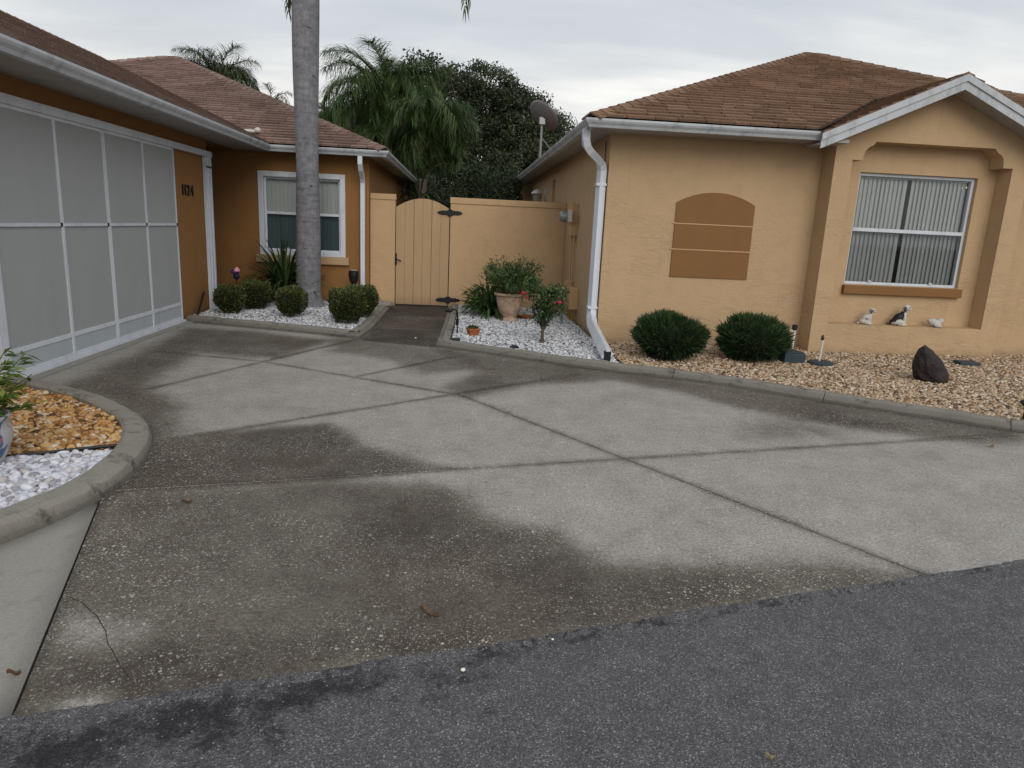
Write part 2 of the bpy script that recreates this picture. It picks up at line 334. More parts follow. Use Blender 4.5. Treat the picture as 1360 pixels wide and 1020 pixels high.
# ------------------------------------------------------------------ mesh helpers
def mk(name, V, F, mat, parent=None, smooth=False, kind=None, label=None, cat=None, group=None, loc=None, rnd=None, dirt=None, bevel=0.0, autosm=False):
    me = bpy.data.meshes.new(name)
    if isinstance(V, np.ndarray) and isinstance(F, np.ndarray):
        me.vertices.add(len(V)); me.vertices.foreach_set('co', V.astype(np.float32).ravel())
        k = F.shape[1]; me.loops.add(F.size); me.loops.foreach_set('vertex_index', F.astype(np.int32).ravel())
        me.polygons.add(len(F)); me.polygons.foreach_set('loop_start', np.arange(0, F.size, k, dtype=np.int32))
        me.update(calc_edges=True)
    else:
        me.from_pydata([tuple(v) for v in V], [], [tuple(f) for f in F]); me.update()
    for nm, a in (('rnd', rnd), ('dirt', dirt)):
        if a is not None:
            at = me.attributes.new(nm, 'FLOAT', 'POINT')
            a = np.full(len(me.vertices), a, np.float32) if np.isscalar(a) else np.asarray(a, np.float32)
            at.data.foreach_set('value', a)
    for mm in (mat if isinstance(mat, (list, tuple)) else [mat]): me.materials.append(MATS[mm])
    if smooth: me.polygons.foreach_set('use_smooth', np.ones(len(me.polygons), bool))
    o = bpy.data.objects.new(name, me); COL.objects.link(o)
    if parent is not None: o.parent = parent
    if loc is not None: o.location = loc
    if bevel:
        b = o.modifiers.new('bevel', 'BEVEL'); b.width = bevel; b.segments = 2; b.limit_method = 'ANGLE'
    tag(o, label, cat, group, kind)
    return o
def tag(o, label=None, cat=None, group=None, kind=None):
    if label: o['label'] = label
    if cat: o['category'] = cat
    if group: o['group'] = group
    if kind: o['kind'] = kind
def thing(name, label, cat, loc=(0, 0, 0), rz=0, group=None, kind=None):
    o = bpy.data.objects.new(name, None); COL.objects.link(o); o.location = loc; o.rotation_euler = (0, 0, rz)
    o.empty_display_size = 0.1
    tag(o, label, cat, group, kind); return o
class MB:
    def __init__(s): s.V = []; s.F = []
    def add(s, V, F):
        k = len(s.V); s.V += [tuple(map(float, v)) for v in V]; s.F += [tuple(i+k for i in f) for f in F]; return s
    def box(s, a, b, rz=0, c=None):
        (x0, y0, z0), (x1, y1, z1) = a, b
        V = [(x0, y0, z0), (x1, y0, z0), (x1, y1, z0), (x0, y1, z0), (x0, y0, z1), (x1, y0, z1), (x1, y1, z1), (x0, y1, z1)]
        if rz:
            c = c or ((x0+x1)/2, (y0+y1)/2); cs, sn = math.cos(rz), math.sin(rz)
            V = [(c[0]+(x-c[0])*cs-(y-c[1])*sn, c[1]+(x-c[0])*sn+(y-c[1])*cs, z) for x, y, z in V]
        return s.add(V, [(0, 3, 2, 1), (4, 5, 6, 7), (0, 1, 5, 4), (1, 2, 6, 5), (2, 3, 7, 6), (3, 0, 4, 7)])
    def prism(s, poly, vec):
        """poly: 3-D points in a plane, extruded along vec"""
        n = len(poly); P = [np.array(p, float) for p in poly]; v = np.array(vec, float)
        V = P+[p+v for p in P]
        nn = sum((np.cross(P[i], P[(i+1) % n]) for i in range(n)), np.zeros(3))
        F = [tuple(range(n)), tuple(range(2*n-1, n-1, -1))]+[(i, i+n, (i+1) % n+n, (i+1) % n) for i in range(n)]
        if nn @ v > 0: F = [tuple(reversed(f)) for f in F]
        return s.add(V, F)
    def lathe(s, prof, seg=20, c=(0, 0, 0), M=None, cap=True):
        V = []; F = []
        for r, z in prof:
            for i in range(seg):
                a = 2*math.pi*i/seg; V.append((r*math.cos(a), r*math.sin(a), z))
        for j in range(len(prof)-1):
            for i in range(seg):
                k = (i+1) % seg; F.append((j*seg+i, j*seg+k, (j+1)*seg+k, (j+1)*seg+i))
        if cap:
            F.append(tuple(reversed(range(seg)))); F.append(tuple(range((len(prof)-1)*seg, len(prof)*seg)))
        V = [np.array(v) for v in V]
        if M is not None: V = [np.array(M @ Vector(v)) for v in V]
        return s.add([v+np.array(c) for v in V], F)
    def tube(s, path, rad, seg=8, sec=None, up=(0, 0, 1)):
        """rad scalar or list; sec: list of 2-D section points instead of a circle"""
        P = [np.array(p, float) for p in path]; n = len(P)
        T = []
        for i in range(n):
            a = P[i]-P[i-1] if i else P[1]-P[0]; b = P[i+1]-P[i] if i < n-1 else P[-1]-P[-2]
            tt = a/np.linalg.norm(a)+b/np.linalg.norm(b); T.append(tt/np.linalg.norm(tt))
        u = np.cross(T[0], np.array(up, float))
        if np.linalg.norm(u) < 1e-3: u = np.cross(T[0], np.array([1, 0.01, 0]))
        u /= np.linalg.norm(u); V = []
        for i in range(n):
            u = u-T[i]*(u@T[i]); u /= np.linalg.norm(u); w = np.cross(T[i], u)
            if sec is None:
                r = rad[i] if hasattr(rad, '__len__') else rad
                for k in range(seg):
                    a = 2*math.pi*k/seg; V.append(P[i]+u*r*math.cos(a)+w*r*math.sin(a))
            else:
                for (a, b) in sec: V.append(P[i]+u*a+w*b)
        m = seg if sec is None else len(sec); F = []
        for i in range(n-1):
            for k in range(m): q = (k+1) % m; F.append((i*m+k, i*m+q, (i+1)*m+q, (i+1)*m+k))
        F.append(tuple(reversed(range(m)))); F.append(tuple(range((n-1)*m, n*m)))
        return s.add(V, F)
    def ball(s, c, r, seg=10, rings=6, M=None):
        prof = [(max(1e-4, math.sin(math.pi*j/rings)), -math.cos(math.pi*j/rings)) for j in range(rings+1)]
        r = (r, r, r) if np.isscalar(r) else r
        V = []; F = []
        for a_, z in prof:
            for i in range(seg):
                a = 2*math.pi*i/seg; V.append(Vector((a_*math.cos(a)*r[0], a_*math.sin(a)*r[1], z*r[2])))
        for j in range(rings):
            for i in range(seg): k = (i+1) % seg; F.append((j*seg+i, j*seg+k, (j+1)*seg+k, (j+1)*seg+i))
        if M is not None: V = [M @ v for v in V]
        return s.add([np.array(v)+np.array(c) for v in V], F)
    def build(s, name, mat, parent=None, **kw): return mk(name, s.V, s.F, mat, parent, **kw)

def wall_grid(mb, axis, c0, c1, u0, u1, z0, z1, holes):
    """solid wall between c0 and c1 on `axis`, spanning u,z with rectangular holes (u0,u1,z0,z1)"""
    us = sorted({u0, u1, *[h[0] for h in holes], *[h[1] for h in holes]}); zs = sorted({z0, z1, *[h[2] for h in holes], *[h[3] for h in holes]})
    us = [u for u in us if u0 <= u <= u1]
    idx = {}
    def vid(i, j, k):
        key = (i, j, k)
        if key not in idx:
            c = (c0, c1)[k]; idx[key] = len(mb.V); mb.V.append((us[i], c, zs[j]) if axis == 'y' else (c, us[i], zs[j]))
        return idx[key]
    def hole(i, j):
        if i < 0 or j < 0 or i >= len(us)-1 or j >= len(zs)-1: return True
        uc = (us[i]+us[i+1])/2; zc = (zs[j]+zs[j+1])/2
        return any(h[0] < uc < h[1] and h[2] < zc < h[3] for h in holes)
    for i in range(len(us)-1):
        for j in range(len(zs)-1):
            if hole(i, j): continue
            mb.F.append((vid(i, j, 0), vid(i+1, j, 0), vid(i+1, j+1, 0), vid(i, j+1, 0)))
            mb.F.append((vid(i, j, 1), vid(i, j+1, 1), vid(i+1, j+1, 1), vid(i+1, j, 1)))
            if hole(i-1, j): mb.F.append((vid(i, j, 0), vid(i, j+1, 0), vid(i, j+1, 1), vid(i, j, 1)))
            if hole(i+1, j): mb.F.append((vid(i+1, j, 0), vid(i+1, j, 1), vid(i+1, j+1, 1), vid(i+1, j+1, 0)))
            if hole(i, j-1): mb.F.append((vid(i, j, 0), vid(i, j, 1), vid(i+1, j, 1), vid(i+1, j, 0)))
            if hole(i, j+1): mb.F.append((vid(i, j+1, 0), vid(i+1, j+1, 0), vid(i+1, j+1, 1), vid(i, j+1, 1)))
    return mb

def sweep(path, prof, side=1, closed=False):
    """sweep a vertical (out, z) profile along a plan path [(x,y[,z])], mitred; out = to the right of travel * side"""
    P = [np.array(p[:2], float) for p in path]; Z = [p[2] if len(p) > 2 else 0.0 for p in path]; n = len(P); mb = MB(); V = []
    for i in range(n):
        d1 = P[i]-P[i-1] if i else P[1]-P[0]; d2 = P[i+1]-P[i] if i < n-1 else P[-1]-P[-2]
        d1 = d1/np.linalg.norm(d1); d2 = d2/np.linalg.norm(d2)
        n1 = np.array([d1[1], -d1[0]]); n2 = np.array([d2[1], -d2[0]]); m = n1+n2; m /= np.linalg.norm(m); m /= max(0.35, m@n1)
        for (o, z) in prof: q = P[i]+m*o*side; V.append((q[0], q[1], Z[i]+z))
    m = len(prof); F = []
    for i in range(n-1):
        for k in range(m):
            q = (k+1) % m; f = (i*m+k, (i+1)*m+k, (i+1)*m+q, i*m+q); F.append(f if side > 0 else f[::-1])
    F.append(tuple(range(m)) if side > 0 else tuple(reversed(range(m)))); F.append(tuple(reversed(range((n-1)*m, n*m))) if side > 0 else tuple(range((n-1)*m, n*m)))
    mb.add(V, F); return mb

def clip(poly, a, b, keep, gap=0.0):
    """keep the part of a convex polygon on the same side of line a-b as point keep, backed off by gap"""
    a = np.array(a, float); b = np.array(b, float); d = b-a; n = np.array([-d[1], d[0]])/np.hypot(*d)
    if n@(np.array(keep)-a) < 0: n = -n
    f = lambda p: n@(np.array(p)-a)-gap
    out = []
    for i in range(len(poly)):
        p, q = poly[i], poly[(i+1) % len(poly)]; fp, fq = f(p), f(q)
        if fp >= 0: out.append(p)
        if (fp > 0 > fq) or (fp < 0 < fq):
            t = fp/(fp-fq); out.append((p[0]+(q[0]-p[0])*t, p[1]+(q[1]-p[1])*t))
    return out
def convclip(sub, cp):
    """clip polygon sub by convex CCW polygon cp"""
    for i in range(len(cp)):
        a = cp[i]; b = cp[(i+1) % len(cp)]; out = []
        for k in range(len(sub)):
            p, q = sub[k], sub[(k+1) % len(sub)]
            fp = (b[0]-a[0])*(p[1]-a[1])-(b[1]-a[1])*(p[0]-a[0]); fq = (b[0]-a[0])*(q[1]-a[1])-(b[1]-a[1])*(q[0]-a[0])
            if fp >= 0: out.append(p)
            if (fp > 0 > fq) or (fp < 0 < fq): t = fp/(fp-fq); out.append((p[0]+(q[0]-p[0])*t, p[1]+(q[1]-p[1])*t))
        sub = out
        if len(sub) < 3: return []
    return sub
def area(p): return 0.5*sum(p[i][0]*p[(i+1) % len(p)][1]-p[(i+1) % len(p)][0]*p[i][1] for i in range(len(p)))
def inside(P, poly):
    P = np.asarray(P); x, y = P[:, 0], P[:, 1]; c = np.zeros(len(P), bool); n = len(poly)
    for i in range(n):
        (x1, y1), (x2, y2) = poly[i], poly[(i+1) % n]
        if y1 == y2: continue
        c ^= ((y1 > y) != (y2 > y)) & (x < (x2-x1)*(y-y1)/(y2-y1)+x1)
    return c
def pdist(P, poly, closed=True):
    P = np.asarray(P)[:, :2]; d = np.full(len(P), 1e9); n = len(poly)
    for i in range(n if closed else n-1):
        a = np.array(poly[i][:2]); b = np.array(poly[(i+1) % n][:2]); ab = b-a; t = np.clip(((P-a)@ab)/(ab@ab+1e-12), 0, 1)
        d = np.minimum(d, np.hypot(*(P-a-t[:, None]*ab).T))
    return d

# ------------------------------------------------------------------ ground, road, driveway
PX = lambda pts, z=0.0: [g2(x, y, z) for x, y in pts]
STAINS = [  # (photo outline on the ground plane, strength, softness m)
    ([(160, 655), (400, 640), (560, 640), (610, 655), (650, 690), (740, 705), (800, 745), (900, 752), (1120, 748), (1235, 772), (1100, 795), (860, 840), (620, 880), (450, 900), (200, 960), (0, 990), (100, 760)], 0.38, 0.12),
    ([(460, 650), (600, 660), (650, 700), (740, 712), (800, 750), (1200, 765), (860, 835), (640, 870), (500, 820), (460, 740)], 0.12, 0.14),
    ([(20, 955), (60, 860), (250, 850), (420, 850), (600, 845), (640, 862), (450, 885), (200, 935)], 0.16, 0.10),
    ([(285, 575), (440, 562), (480, 590), (545, 610), (600, 622), (400, 637), (160, 650), (215, 590)], 0.52, 0.09),
    ([(80, 515), (200, 462), (250, 436), (330, 440), (440, 452), (370, 476), (262, 468), (190, 512), (240, 540), (230, 585), (190, 560), (150, 535)], 0.46, 0.16),
    ([(575, 462), (640, 492), (590, 515), (620, 528), (700, 512), (810, 505), (900, 520), (1000, 545), (1150, 570), (1300, 590), (1360, 590), (1360, 570), (1000, 520), (800, 490)], 0.42, 0.14),
    ([(485, 452), (581, 461), (612, 400), (520, 400)], 0.80, 0.06),
    ([(440, 440), (600, 466), (640, 490), (560, 498), (520, 478), (440, 466)], 0.34, 0.14),
    ([(980, 560), (1100, 545), (1200, 565), (1120, 580), (1000, 585)], 0.22, 0.2),
    ([(60, 700), (150, 655), (210, 600), (240, 640), (170, 700), (110, 790)], 0.10, 0.15),
]
LIGHTS = [([(75, 925), (150, 922), (145, 938), (85, 948)], 0.5, 0.04), ([(100, 855), (130, 850), (170, 865), (150, 880), (110, 880)], 0.0, 0.05),
          ([(85, 830), (160, 815), (190, 850), (130, 870), (85, 865)], 0.30, 0.08)]
STAINS = [(PX(p), v, s) for p, v, s in STAINS]; LIGHTS = [(PX(p), v, s) for p, v, s in LIGHTS]
def dirt_at(P):
    d = np.full(len(P), 0.15)
    for poly, v, s in STAINS:
        sd_ = pdist(P, poly); sd_ = np.where(inside(P, poly), sd_, -sd_)
        k = np.clip(sd_/(s*1.15)*0.5+0.5, 0, 1); d += v*k*k*(3-2*k)
    for poly, v, s in LIGHTS:
        sd_ = pdist(P, poly); sd_ = np.where(inside(P, poly), sd_, -sd_); k = np.clip(sd_/s*0.5+0.5, 0, 1); d -= v*k
    jd = np.full(len(P), 9.0)
    for a, b in JOINTS: jd = np.minimum(jd, pdist(P, [a, b], False))
    d += 0.30*np.exp(-(jd/0.035)**2)
    ped = np.minimum(np.minimum(pdist(P, KERB_A, False), pdist(P, KERB_L, False)), pdist(P, KERB_R, False))
    d += 0.38*np.exp(-(ped/0.05)**2)
    return np.clip(d, 0, 1.0)
JOINTS = [((-1.73, 3.48), (4.38, 4.93)), ((-1.82, 4.33), (1.22, 6.73)), ((0.05, 5.69), (2.09, 2.65)), ((-3.15, 7.24), (-1.93, 6.88)), ((-1.93, 6.88), (0.03, 5.71)),
          ((-2.48, 5.65), (-1.24, 8.35)), ((-0.90, 6.36), (-0.05, 7.45)), ((-1.11, 8.38), (-0.26, 8.01)), ((-1.76, 3.38), (-1.22, 1.76))]
J1, J2, J3, J4a, J4b, J5, J6, J7, JL = JOINTS
ROAD = ((-1.24, 1.775), (2.67, 2.80))
KERB_A = [(-3.50, 5.62), (-3.12, 5.50), (-2.76, 5.26), (-2.43, 5.00), (-2.14, 4.72), (-1.93, 4.40), (-1.81, 4.08), (-1.74, 3.74), (-1.735, 3.42), (-1.79, 3.13), (-1.93, 2.80), (-2.2, 2.45), (-2.7, 2.1), (-3.4, 1.85)]
KERB_L = [(-3.60, 9.31), (-2.47, 8.93), (-1.20, 8.47), (-1.14, 9.23), (-1.14, 11.78)]
KERB_R = [(-0.19, 11.98), (-0.22, 9.97), (-0.27, 8.06), (0.35, 7.69), (0.80, 7.38), (1.46, 6.98), (1.95, 6.76), (2.53, 6.44), (2.85, 6.18), (3.33, 5.83), (3.83, 5.48), (4.52, 4.98), (5.4, 4.45), (7.0, 3.9)]

def slab_mesh(poly, top=0.0, depth=0.06, step=0.05, matname='concrete', name='concrete_slab', parent=None, dirtf=dirt_at, label=None, **kw):
    if area(poly) < 0: poly = poly[::-1]
    # drop doubled corners
    q = []
    for p in poly:
        if not q or math.hypot(p[0]-q[-1][0], p[1]-q[-1][1]) > 1e-4: q.append(p)
    poly = q
    xs = [p[0] for p in poly]; ys = [p[1] for p in poly]
    V = []; idx = {}; F = []
    def vid(x, y, z=top):
        k = (round(x, 4), round(y, 4), round(z, 4))
        if k not in idx: idx[k] = len(V); V.append((x, y, z))
        return idx[k]
    i0, i1 = math.floor(min(xs)/step), math.ceil(max(xs)/step); j0, j1 = math.floor(min(ys)/step), math.ceil(max(ys)/step)
    A = np.array(poly); B = np.roll(A, -1, 0)
    gx, gy = np.meshgrid(np.arange(i0, i1+1)*step, np.arange(j0, j1+1)*step, indexing='ij')
    ins = np.ones(gx.shape, bool)
    for a, b in zip(A, B): ins &= ((b[0]-a[0])*(gy-a[1])-(b[1]-a[1])*(gx-a[0])) > 1e-6
    rim = []
    for i in range(i1-i0):
        for j in range(j1-j0):
            x, y = (i0+i)*step, (j0+j)*step; c = ins[i, j]+ins[i+1, j]+ins[i, j+1]+ins[i+1, j+1]
            cell = [(x, y), (x+step, y), (x+step, y+step), (x, y+step)]
            if c == 4: F.append(tuple(vid(*p) for p in cell))
            else:
                cp = convclip(cell, poly)
                if len(cp) >= 3:
                    f = []
                    for p in cp:
                        v = vid(*p)
                        if v not in f: f.append(v)
                    if len(f) >= 3: F.append(tuple(f))
    nt = len(V)
    n = len(poly)
    for i in range(n):
        a, b = poly[i], poly[(i+1) % n]; k = len(V)
        V += [(*a, top), (*b, top), (*b, top-depth), (*a, top-depth)]; F.append((k+3, k+2, k+1, k))
    P = np.array(V)[:, :2]
    return mk(name, V, F, matname, parent, dirt=dirtf(P), label=label, **kw)

mk('ground', [(-400, -400, -.08), (400, -400, -.08), (400, 600, -.08), (-400, 600, -.08)], [(0, 1, 2, 3)], 'earth', kind='structure', label='bare earth and lawn around the houses')
# road
DARKS = [(PX([(-60, 980), (0, 955), (200, 928), (450, 877), (611, 857), (760, 832), (860, 824), (900, 818), (790, 845), (700, 862), (640, 885), (560, 912), (470, 943), (400, 970), (200, 1020), (0, 1055)]), 0.78, 0.16),
         (PX([(560, 925), (590, 913), (612, 928), (575, 938)]), 0.55, 0.03), (PX([(610, 945), (640, 935), (687, 938), (650, 952)]), 0.6, 0.03),
         (PX([(860, 824), (1007, 797), (1231, 764), (1231, 769), (1007, 806), (880, 830)]), 0.7, 0.02)]
def road_dirt(P):
    d = np.zeros(len(P))
    for poly, v, s in DARKS:
        sd_ = pdist(P, poly); sd_ = np.where(inside(P, poly), sd_, -sd_); k = np.clip(sd_/s*0.5+0.5, 0, 1); d = np.maximum(d, v*k)
    return d
ru = (np.array(ROAD[1])-ROAD[0])/np.hypot(*(np.array(ROAD[1])-ROAD[0])); rn = np.array([-ru[1], ru[0]])
r0 = np.array(ROAD[0])
rp = [tuple(r0+ru*u+rn*v) for u, v in ((-4, -2.6), (9, -2.6), (9, 0.05), (-4, 0.05))]
road = slab_mesh(rp, -0.008, 0.03, 0.06, 'asphalt', 'road', None, road_dirt, 'dark grey asphalt road in front of the driveway', kind='structure')
u_ = np.arange(-.6, 6.5, .018); n_ = len(u_); w_ = .006+.006*np.sin(u_*3.1)+.004*np.sin(u_*11.3+1)+rng.normal(0, .0035, n_)+.008*(np.sin(u_*5.3+2) > .85)
w_ = np.clip(w_, -.002, .05); a_ = r0+ru*u_[:, None]-rn*.03; b_ = r0+ru*u_[:, None]+rn*w_[:, None]; m_ = r0+ru*u_[:, None]+rn*(w_*.4-.008)[:, None]
V_ = np.concatenate([np.c_[a_, np.full(n_, -.0075)], np.c_[m_, .0022+rng.normal(0, .0007, n_)], np.c_[b_, np.full(n_, .0008)]]); k_ = np.arange(n_-1)
mk('ragged_edge', V_, np.concatenate([np.c_[k_, k_+1, k_+1+n_, k_+n_], np.c_[k_+n_, k_+1+n_, k_+1+2*n_, k_+2*n_]]), 'asphalt', road, dirt=np.clip(rng.normal(.42, .1, 3*n_), 0, 1))
R2 = [tuple(r0+ru*u+rn*v) for u, v in ((-200, -9), (200, -9), (200, 0.0), (-200, 0.0))]
mk('road_surface', [(*p, -0.02) for p in R2], [(0, 1, 2, 3)], 'asphalt', road, dirt=0.0)

drive = thing('driveway', 'stained exposed aggregate concrete driveway with angled joints', None, kind='structure')
mk('joint_bed', [(-3.5, 1.5, -.03), (12, 1.5, -.03), (12, 12.3, -.03), (-3.5, 12.3, -.03)], [(0, 1, 2, 3)], 'soil', drive)
GAP = 0.004
cuts = {
    'A': [(ROAD, (0, 5)), (J1, (0, 2)), (JL, (0, 3)), (J3, (0, 3))],
    'B': [(ROAD, (0, 5)), (J1, (2, 3)), (J3, (5, 4.5))],
    'C': [(J1, (-1, 4.6)), (J2, (0, 4.6)), (J3, (0, 4.6))],
    'D': [(J1, (3, 5.5)), (J3, (3, 5.5)), (J2, (3, 5.5))],
    'F': [(J2, (-2.8, 6)), (J4a, (-2.8, 6)), (J5, (-2.8, 6))],
    'E': [(J2, (-1, 5.8)), (J4b, (-1, 5.8)), (J5, (-1, 5.8))],
    'I': [(J4a, (-2.8, 8)), (J5, (-2.8, 8)), (J7, (-2.8, 8))],
    'G': [(J4b, (-1, 7.3)), (J5, (-1, 7.3)), (J6, (-1, 7.3)), (J7, (-1, 7.3))],
    'H': [(J4b, (0.3, 7)), (J2, (0.3, 7)), (J6, (0.3, 7)), (J7, (0.3, 7))],
}
for k, cs in cuts.items():
    poly = [(-3.46, 0.8), (6.2, 0.8), (6.2, 9.6), (-3.46, 9.6)]
    for (l, keep) in cs: poly = clip(poly, l[0], l[1], keep, 0.0 if l is ROAD else GAP)
    if len(poly) > 2: slab_mesh(poly, parent=drive)
ys = [None, 9.35, 10.55, 12.2]
for i in range(3):
    poly = [(-1.3, 7.5), (-0.05, 7.5), (-0.05, ys[i+1]-GAP), (-1.3, ys[i+1]-GAP)]
    poly = clip(poly, J7[0], J7[1], (-.6, 12), GAP) if i == 0 else clip(poly, (-2, ys[i]), (2, ys[i]), (0, 15), GAP)
    slab_mesh(poly, parent=drive, label='dark mildewed slab of the path to the gate')
# crack in the front slab and flat patches of light wear
cr = PX([(90, 793), (108, 800), (128, 818), (140, 838), (143, 855), (150, 866), (155, 876), (163, 890), (175, 905)])
V = []; F = []
for i, (x, y) in enumerate(cr): w = 0.0014*(1-i/14); V += [(x-w, y, .0015), (x+w, y+w, .0015)]
for i in range(len(cr)-1): F.append((2*i, 2*i+1, 2*i+3, 2*i+2))
mk('crack', V, F, 'soil', drive)
# pavement left of the joint
walk = thing('pavement', 'pale smooth concrete pavement slab in the left corner', None, kind='structure')
poly = [(-8, 0.2), (0, 0.2), (0, 3.3), (-8, 3.3)]
poly = clip(clip(poly, ROAD[0], ROAD[1], (0, 5)), JL[0], JL[1], (-4, 2.5), GAP)
def walk_dirt(P):
    d = 0.55*np.exp(-(pdist(P, KERB_A, False)/0.06)**2)+0.5*np.exp(-(pdist(P, [JL[0], JL[1]], False)/0.05)**2)
    return np.clip(d+0.4*np.exp(-(pdist(P, [(-6, .52), ROAD[1]], False)/0.12)**2), 0, 1)
slab_mesh(poly, 0.0, 0.06, 0.05, 'walk_concrete', 'pavement_slab', walk, walk_dirt)
ap = slab_mesh([(-3.62, 5.55), (-3.455, 5.55), (-3.455, 9.35), (-3.62, 9.35)], 0.012, 0.05, 0.05, 'walk_concrete', 'pavement_slab', walk, lambda P: np.full(len(P), 0.12), 'narrow pale concrete sill along the garage screen')

# ------------------------------------------------------------------ kerbs
def resample(path, step=0.08, smooth=2):
    P = [np.array(p, float) for p in path]
    for _ in range(smooth):
        Q = [P[0]]
        for a, b in zip(P[:-1], P[1:]): Q += [a*.75+b*.25, a*.25+b*.75]
        Q.append(P[-1]); P = Q
    L = np.r_[0, np.cumsum([np.hypot(*(b-a)) for a, b in zip(P[:-1], P[1:])])]
    n = max(2, int(L[-1]/step)); s = np.linspace(0, L[-1], n+1); A = np.array(P)
    return np.stack([np.interp(s, L, A[:, 0]), np.interp(s, L, A[:, 1])], 1), s
def kerb(path, prof, label, seglen=1.35, smooth=2, side=1, grime=0.0):
    root = thing('kerb', label, None, kind='structure')
    R, s = resample(path, 0.06, smooth); L = s[-1]; n = max(1, round(L/seglen))
    for i in range(n):
        a, b = L*i/n+0.003, L*(i+1)/n-0.003
        q = np.linspace(a, b, max(3, int((b-a)/0.07)))
        x = np.interp(q, s, R[:, 0]); y = np.interp(q, s, R[:, 1])
        dz = 0.004*random.uniform(-1, 1)
        jig = 0.003*np.sin(q*7+i)+0.002*np.sin(q*23)
        mb = sweep([(x[k], y[k], dz+jig[k]) for k in range(len(q))], prof, side)
        Va = np.array(mb.V); zz = Va[:, 2]
        mb.build('kerb_segment', 'kerb_concrete', root, dirt=np.clip(0.95-zz/0.055, 0, 0.95)*(1-grime)+grime*np.clip(1.0-zz/0.16, 0, 1), smooth=False)
    return root
profA = [(0.0, -0.05), (-0.005, 0.03), (-0.02, 0.068), (-0.05, 0.088), (-0.145, 0.094), (-0.165, 0.08), (-0.17, -0.05)]
profR = [(0.0, -0.05), (-0.004, 0.022), (-0.02, 0.036), (-0.055, 0.041), (-0.066, 0.060), (-0.085, 0.072), (-0.15, 0.072), (-0.16, 0.06), (-0.165, -0.05)]
kerb(KERB_A, profA, 'wide rounded concrete kerb curving round the near left bed', 1.25, 2, -1, .35)
kerb(KERB_L, profR, 'low concrete kerb in front of the boxwood bed', 1.4, 0, 1, .5)
kerb(KERB_R[:3], profR, 'low concrete kerb beside the gate path', 1.3, 0, 1, .5)
kerb(KERB_R[2:], profR, 'long low concrete kerb along the right house beds', 1.45, 1, 1, .6)

# ------------------------------------------------------------------ gravel
def octa(sub):
    V = [(1, 0, 0), (-1, 0, 0), (0, 1, 0), (0, -1, 0), (0, 0, 1), (0, 0, -1)]
    F = [(0, 2, 4), (2, 1, 4), (1, 3, 4), (3, 0, 4), (2, 0, 5), (1, 2, 5), (3, 1, 5), (0, 3, 5)]
    for _ in range(sub):
        mid = {}; V = list(V); G = []
        def m(a, b):
            k = (min(a, b), max(a, b))
            if k not in mid:
                v = np.add(V[a], V[b]); mid[k] = len(V); V.append(tuple(v/np.linalg.norm(v)))
            return mid[k]
        for a, b, c in F: ab, bc, ca = m(a, b), m(b, c), m(c, a); G += [(a, ab, ca), (b, bc, ab), (c, ca, bc), (ab, bc, ca)]
        F = G
    return np.array(V, float), np.array(F, int)
def stones(name, poly, size, spacing, z, mat, label, sub=1, layers=2, holes=(), shade=0.0, margin=0.02, density=None):
    xs = [p[0] for p in poly]; ys_ = [p[1] for p in poly]; P = []
    for L_ in range(layers):
        gx = np.arange(min(xs), max(xs), spacing); gy = np.arange(min(ys_), max(ys_), spacing)
        X, Y = np.meshgrid(gx, gy); Q = np.stack([X.ravel(), Y.ravel()], 1)+rng.uniform(-.5, .5, (X.size, 2))*spacing*1.3+spacing*0.5*L_
        Q = np.c_[Q, np.full(len(Q), z+L_*size*0.45)]; P.append(Q)
    P = np.concatenate(P); k = inside(P, poly) & (pdist(P, poly) > margin)
    for hx, hy, hr in holes: k &= np.hypot(P[:, 0]-hx, P[:, 1]-hy) > hr
    P = P[k]; n = len(P)
    B, F = octa(sub); nb = len(B)
    sc = size*np.clip(rng.lognormal(0, 0.24, n), .55, 1.5)
    S3 = np.stack([sc*rng.uniform(.8, 1.25, n), sc*rng.uniform(.65, .95, n), sc*rng.uniform(.4, .7, n)], 1)
    ph = rng.uniform(0, 6.28, (n, 1, 3)); V = B[None]*(1+0.13*np.sin(B[None]*2.6+ph).sum(-1, keepdims=True)/1.7)*(1+rng.normal(0, 0.025, (n, nb, 1)))*S3[:, None]
    a = rng.uniform(0, 6.28, n); ti = rng.normal(0, .35, n); tj = rng.normal(0, .35, n)
    def rot(V, ang, i, j):
        c, s = np.cos(ang)[:, None], np.sin(ang)[:, None]; x, y = V[..., i].copy(), V[..., j].copy(); V[..., i] = c*x-s*y; V[..., j] = s*x+c*y
    rot(V, ti, 1, 2); rot(V, tj, 0, 2); rot(V, a, 0, 1)
    V += P[:, None]; V[..., 2] += rng.uniform(-.2, .3, (n, 1))*size
    FF = (F[None]+np.arange(n)[:, None, None]*nb).reshape(-1, 3)
    return mk(name, V.reshape(-1, 3), FF, mat, None, smooth=True, kind='stuff', label=label, cat='gravel', rnd=np.repeat(rng.uniform(0, 1, n), nb))
def bed(name, poly, z, label, mat='soil'):
    if area(poly) < 0: poly = poly[::-1]
    mk(name, [(*p, z) for p in poly], [tuple(range(len(poly)))], mat, kind='structure', label=label)
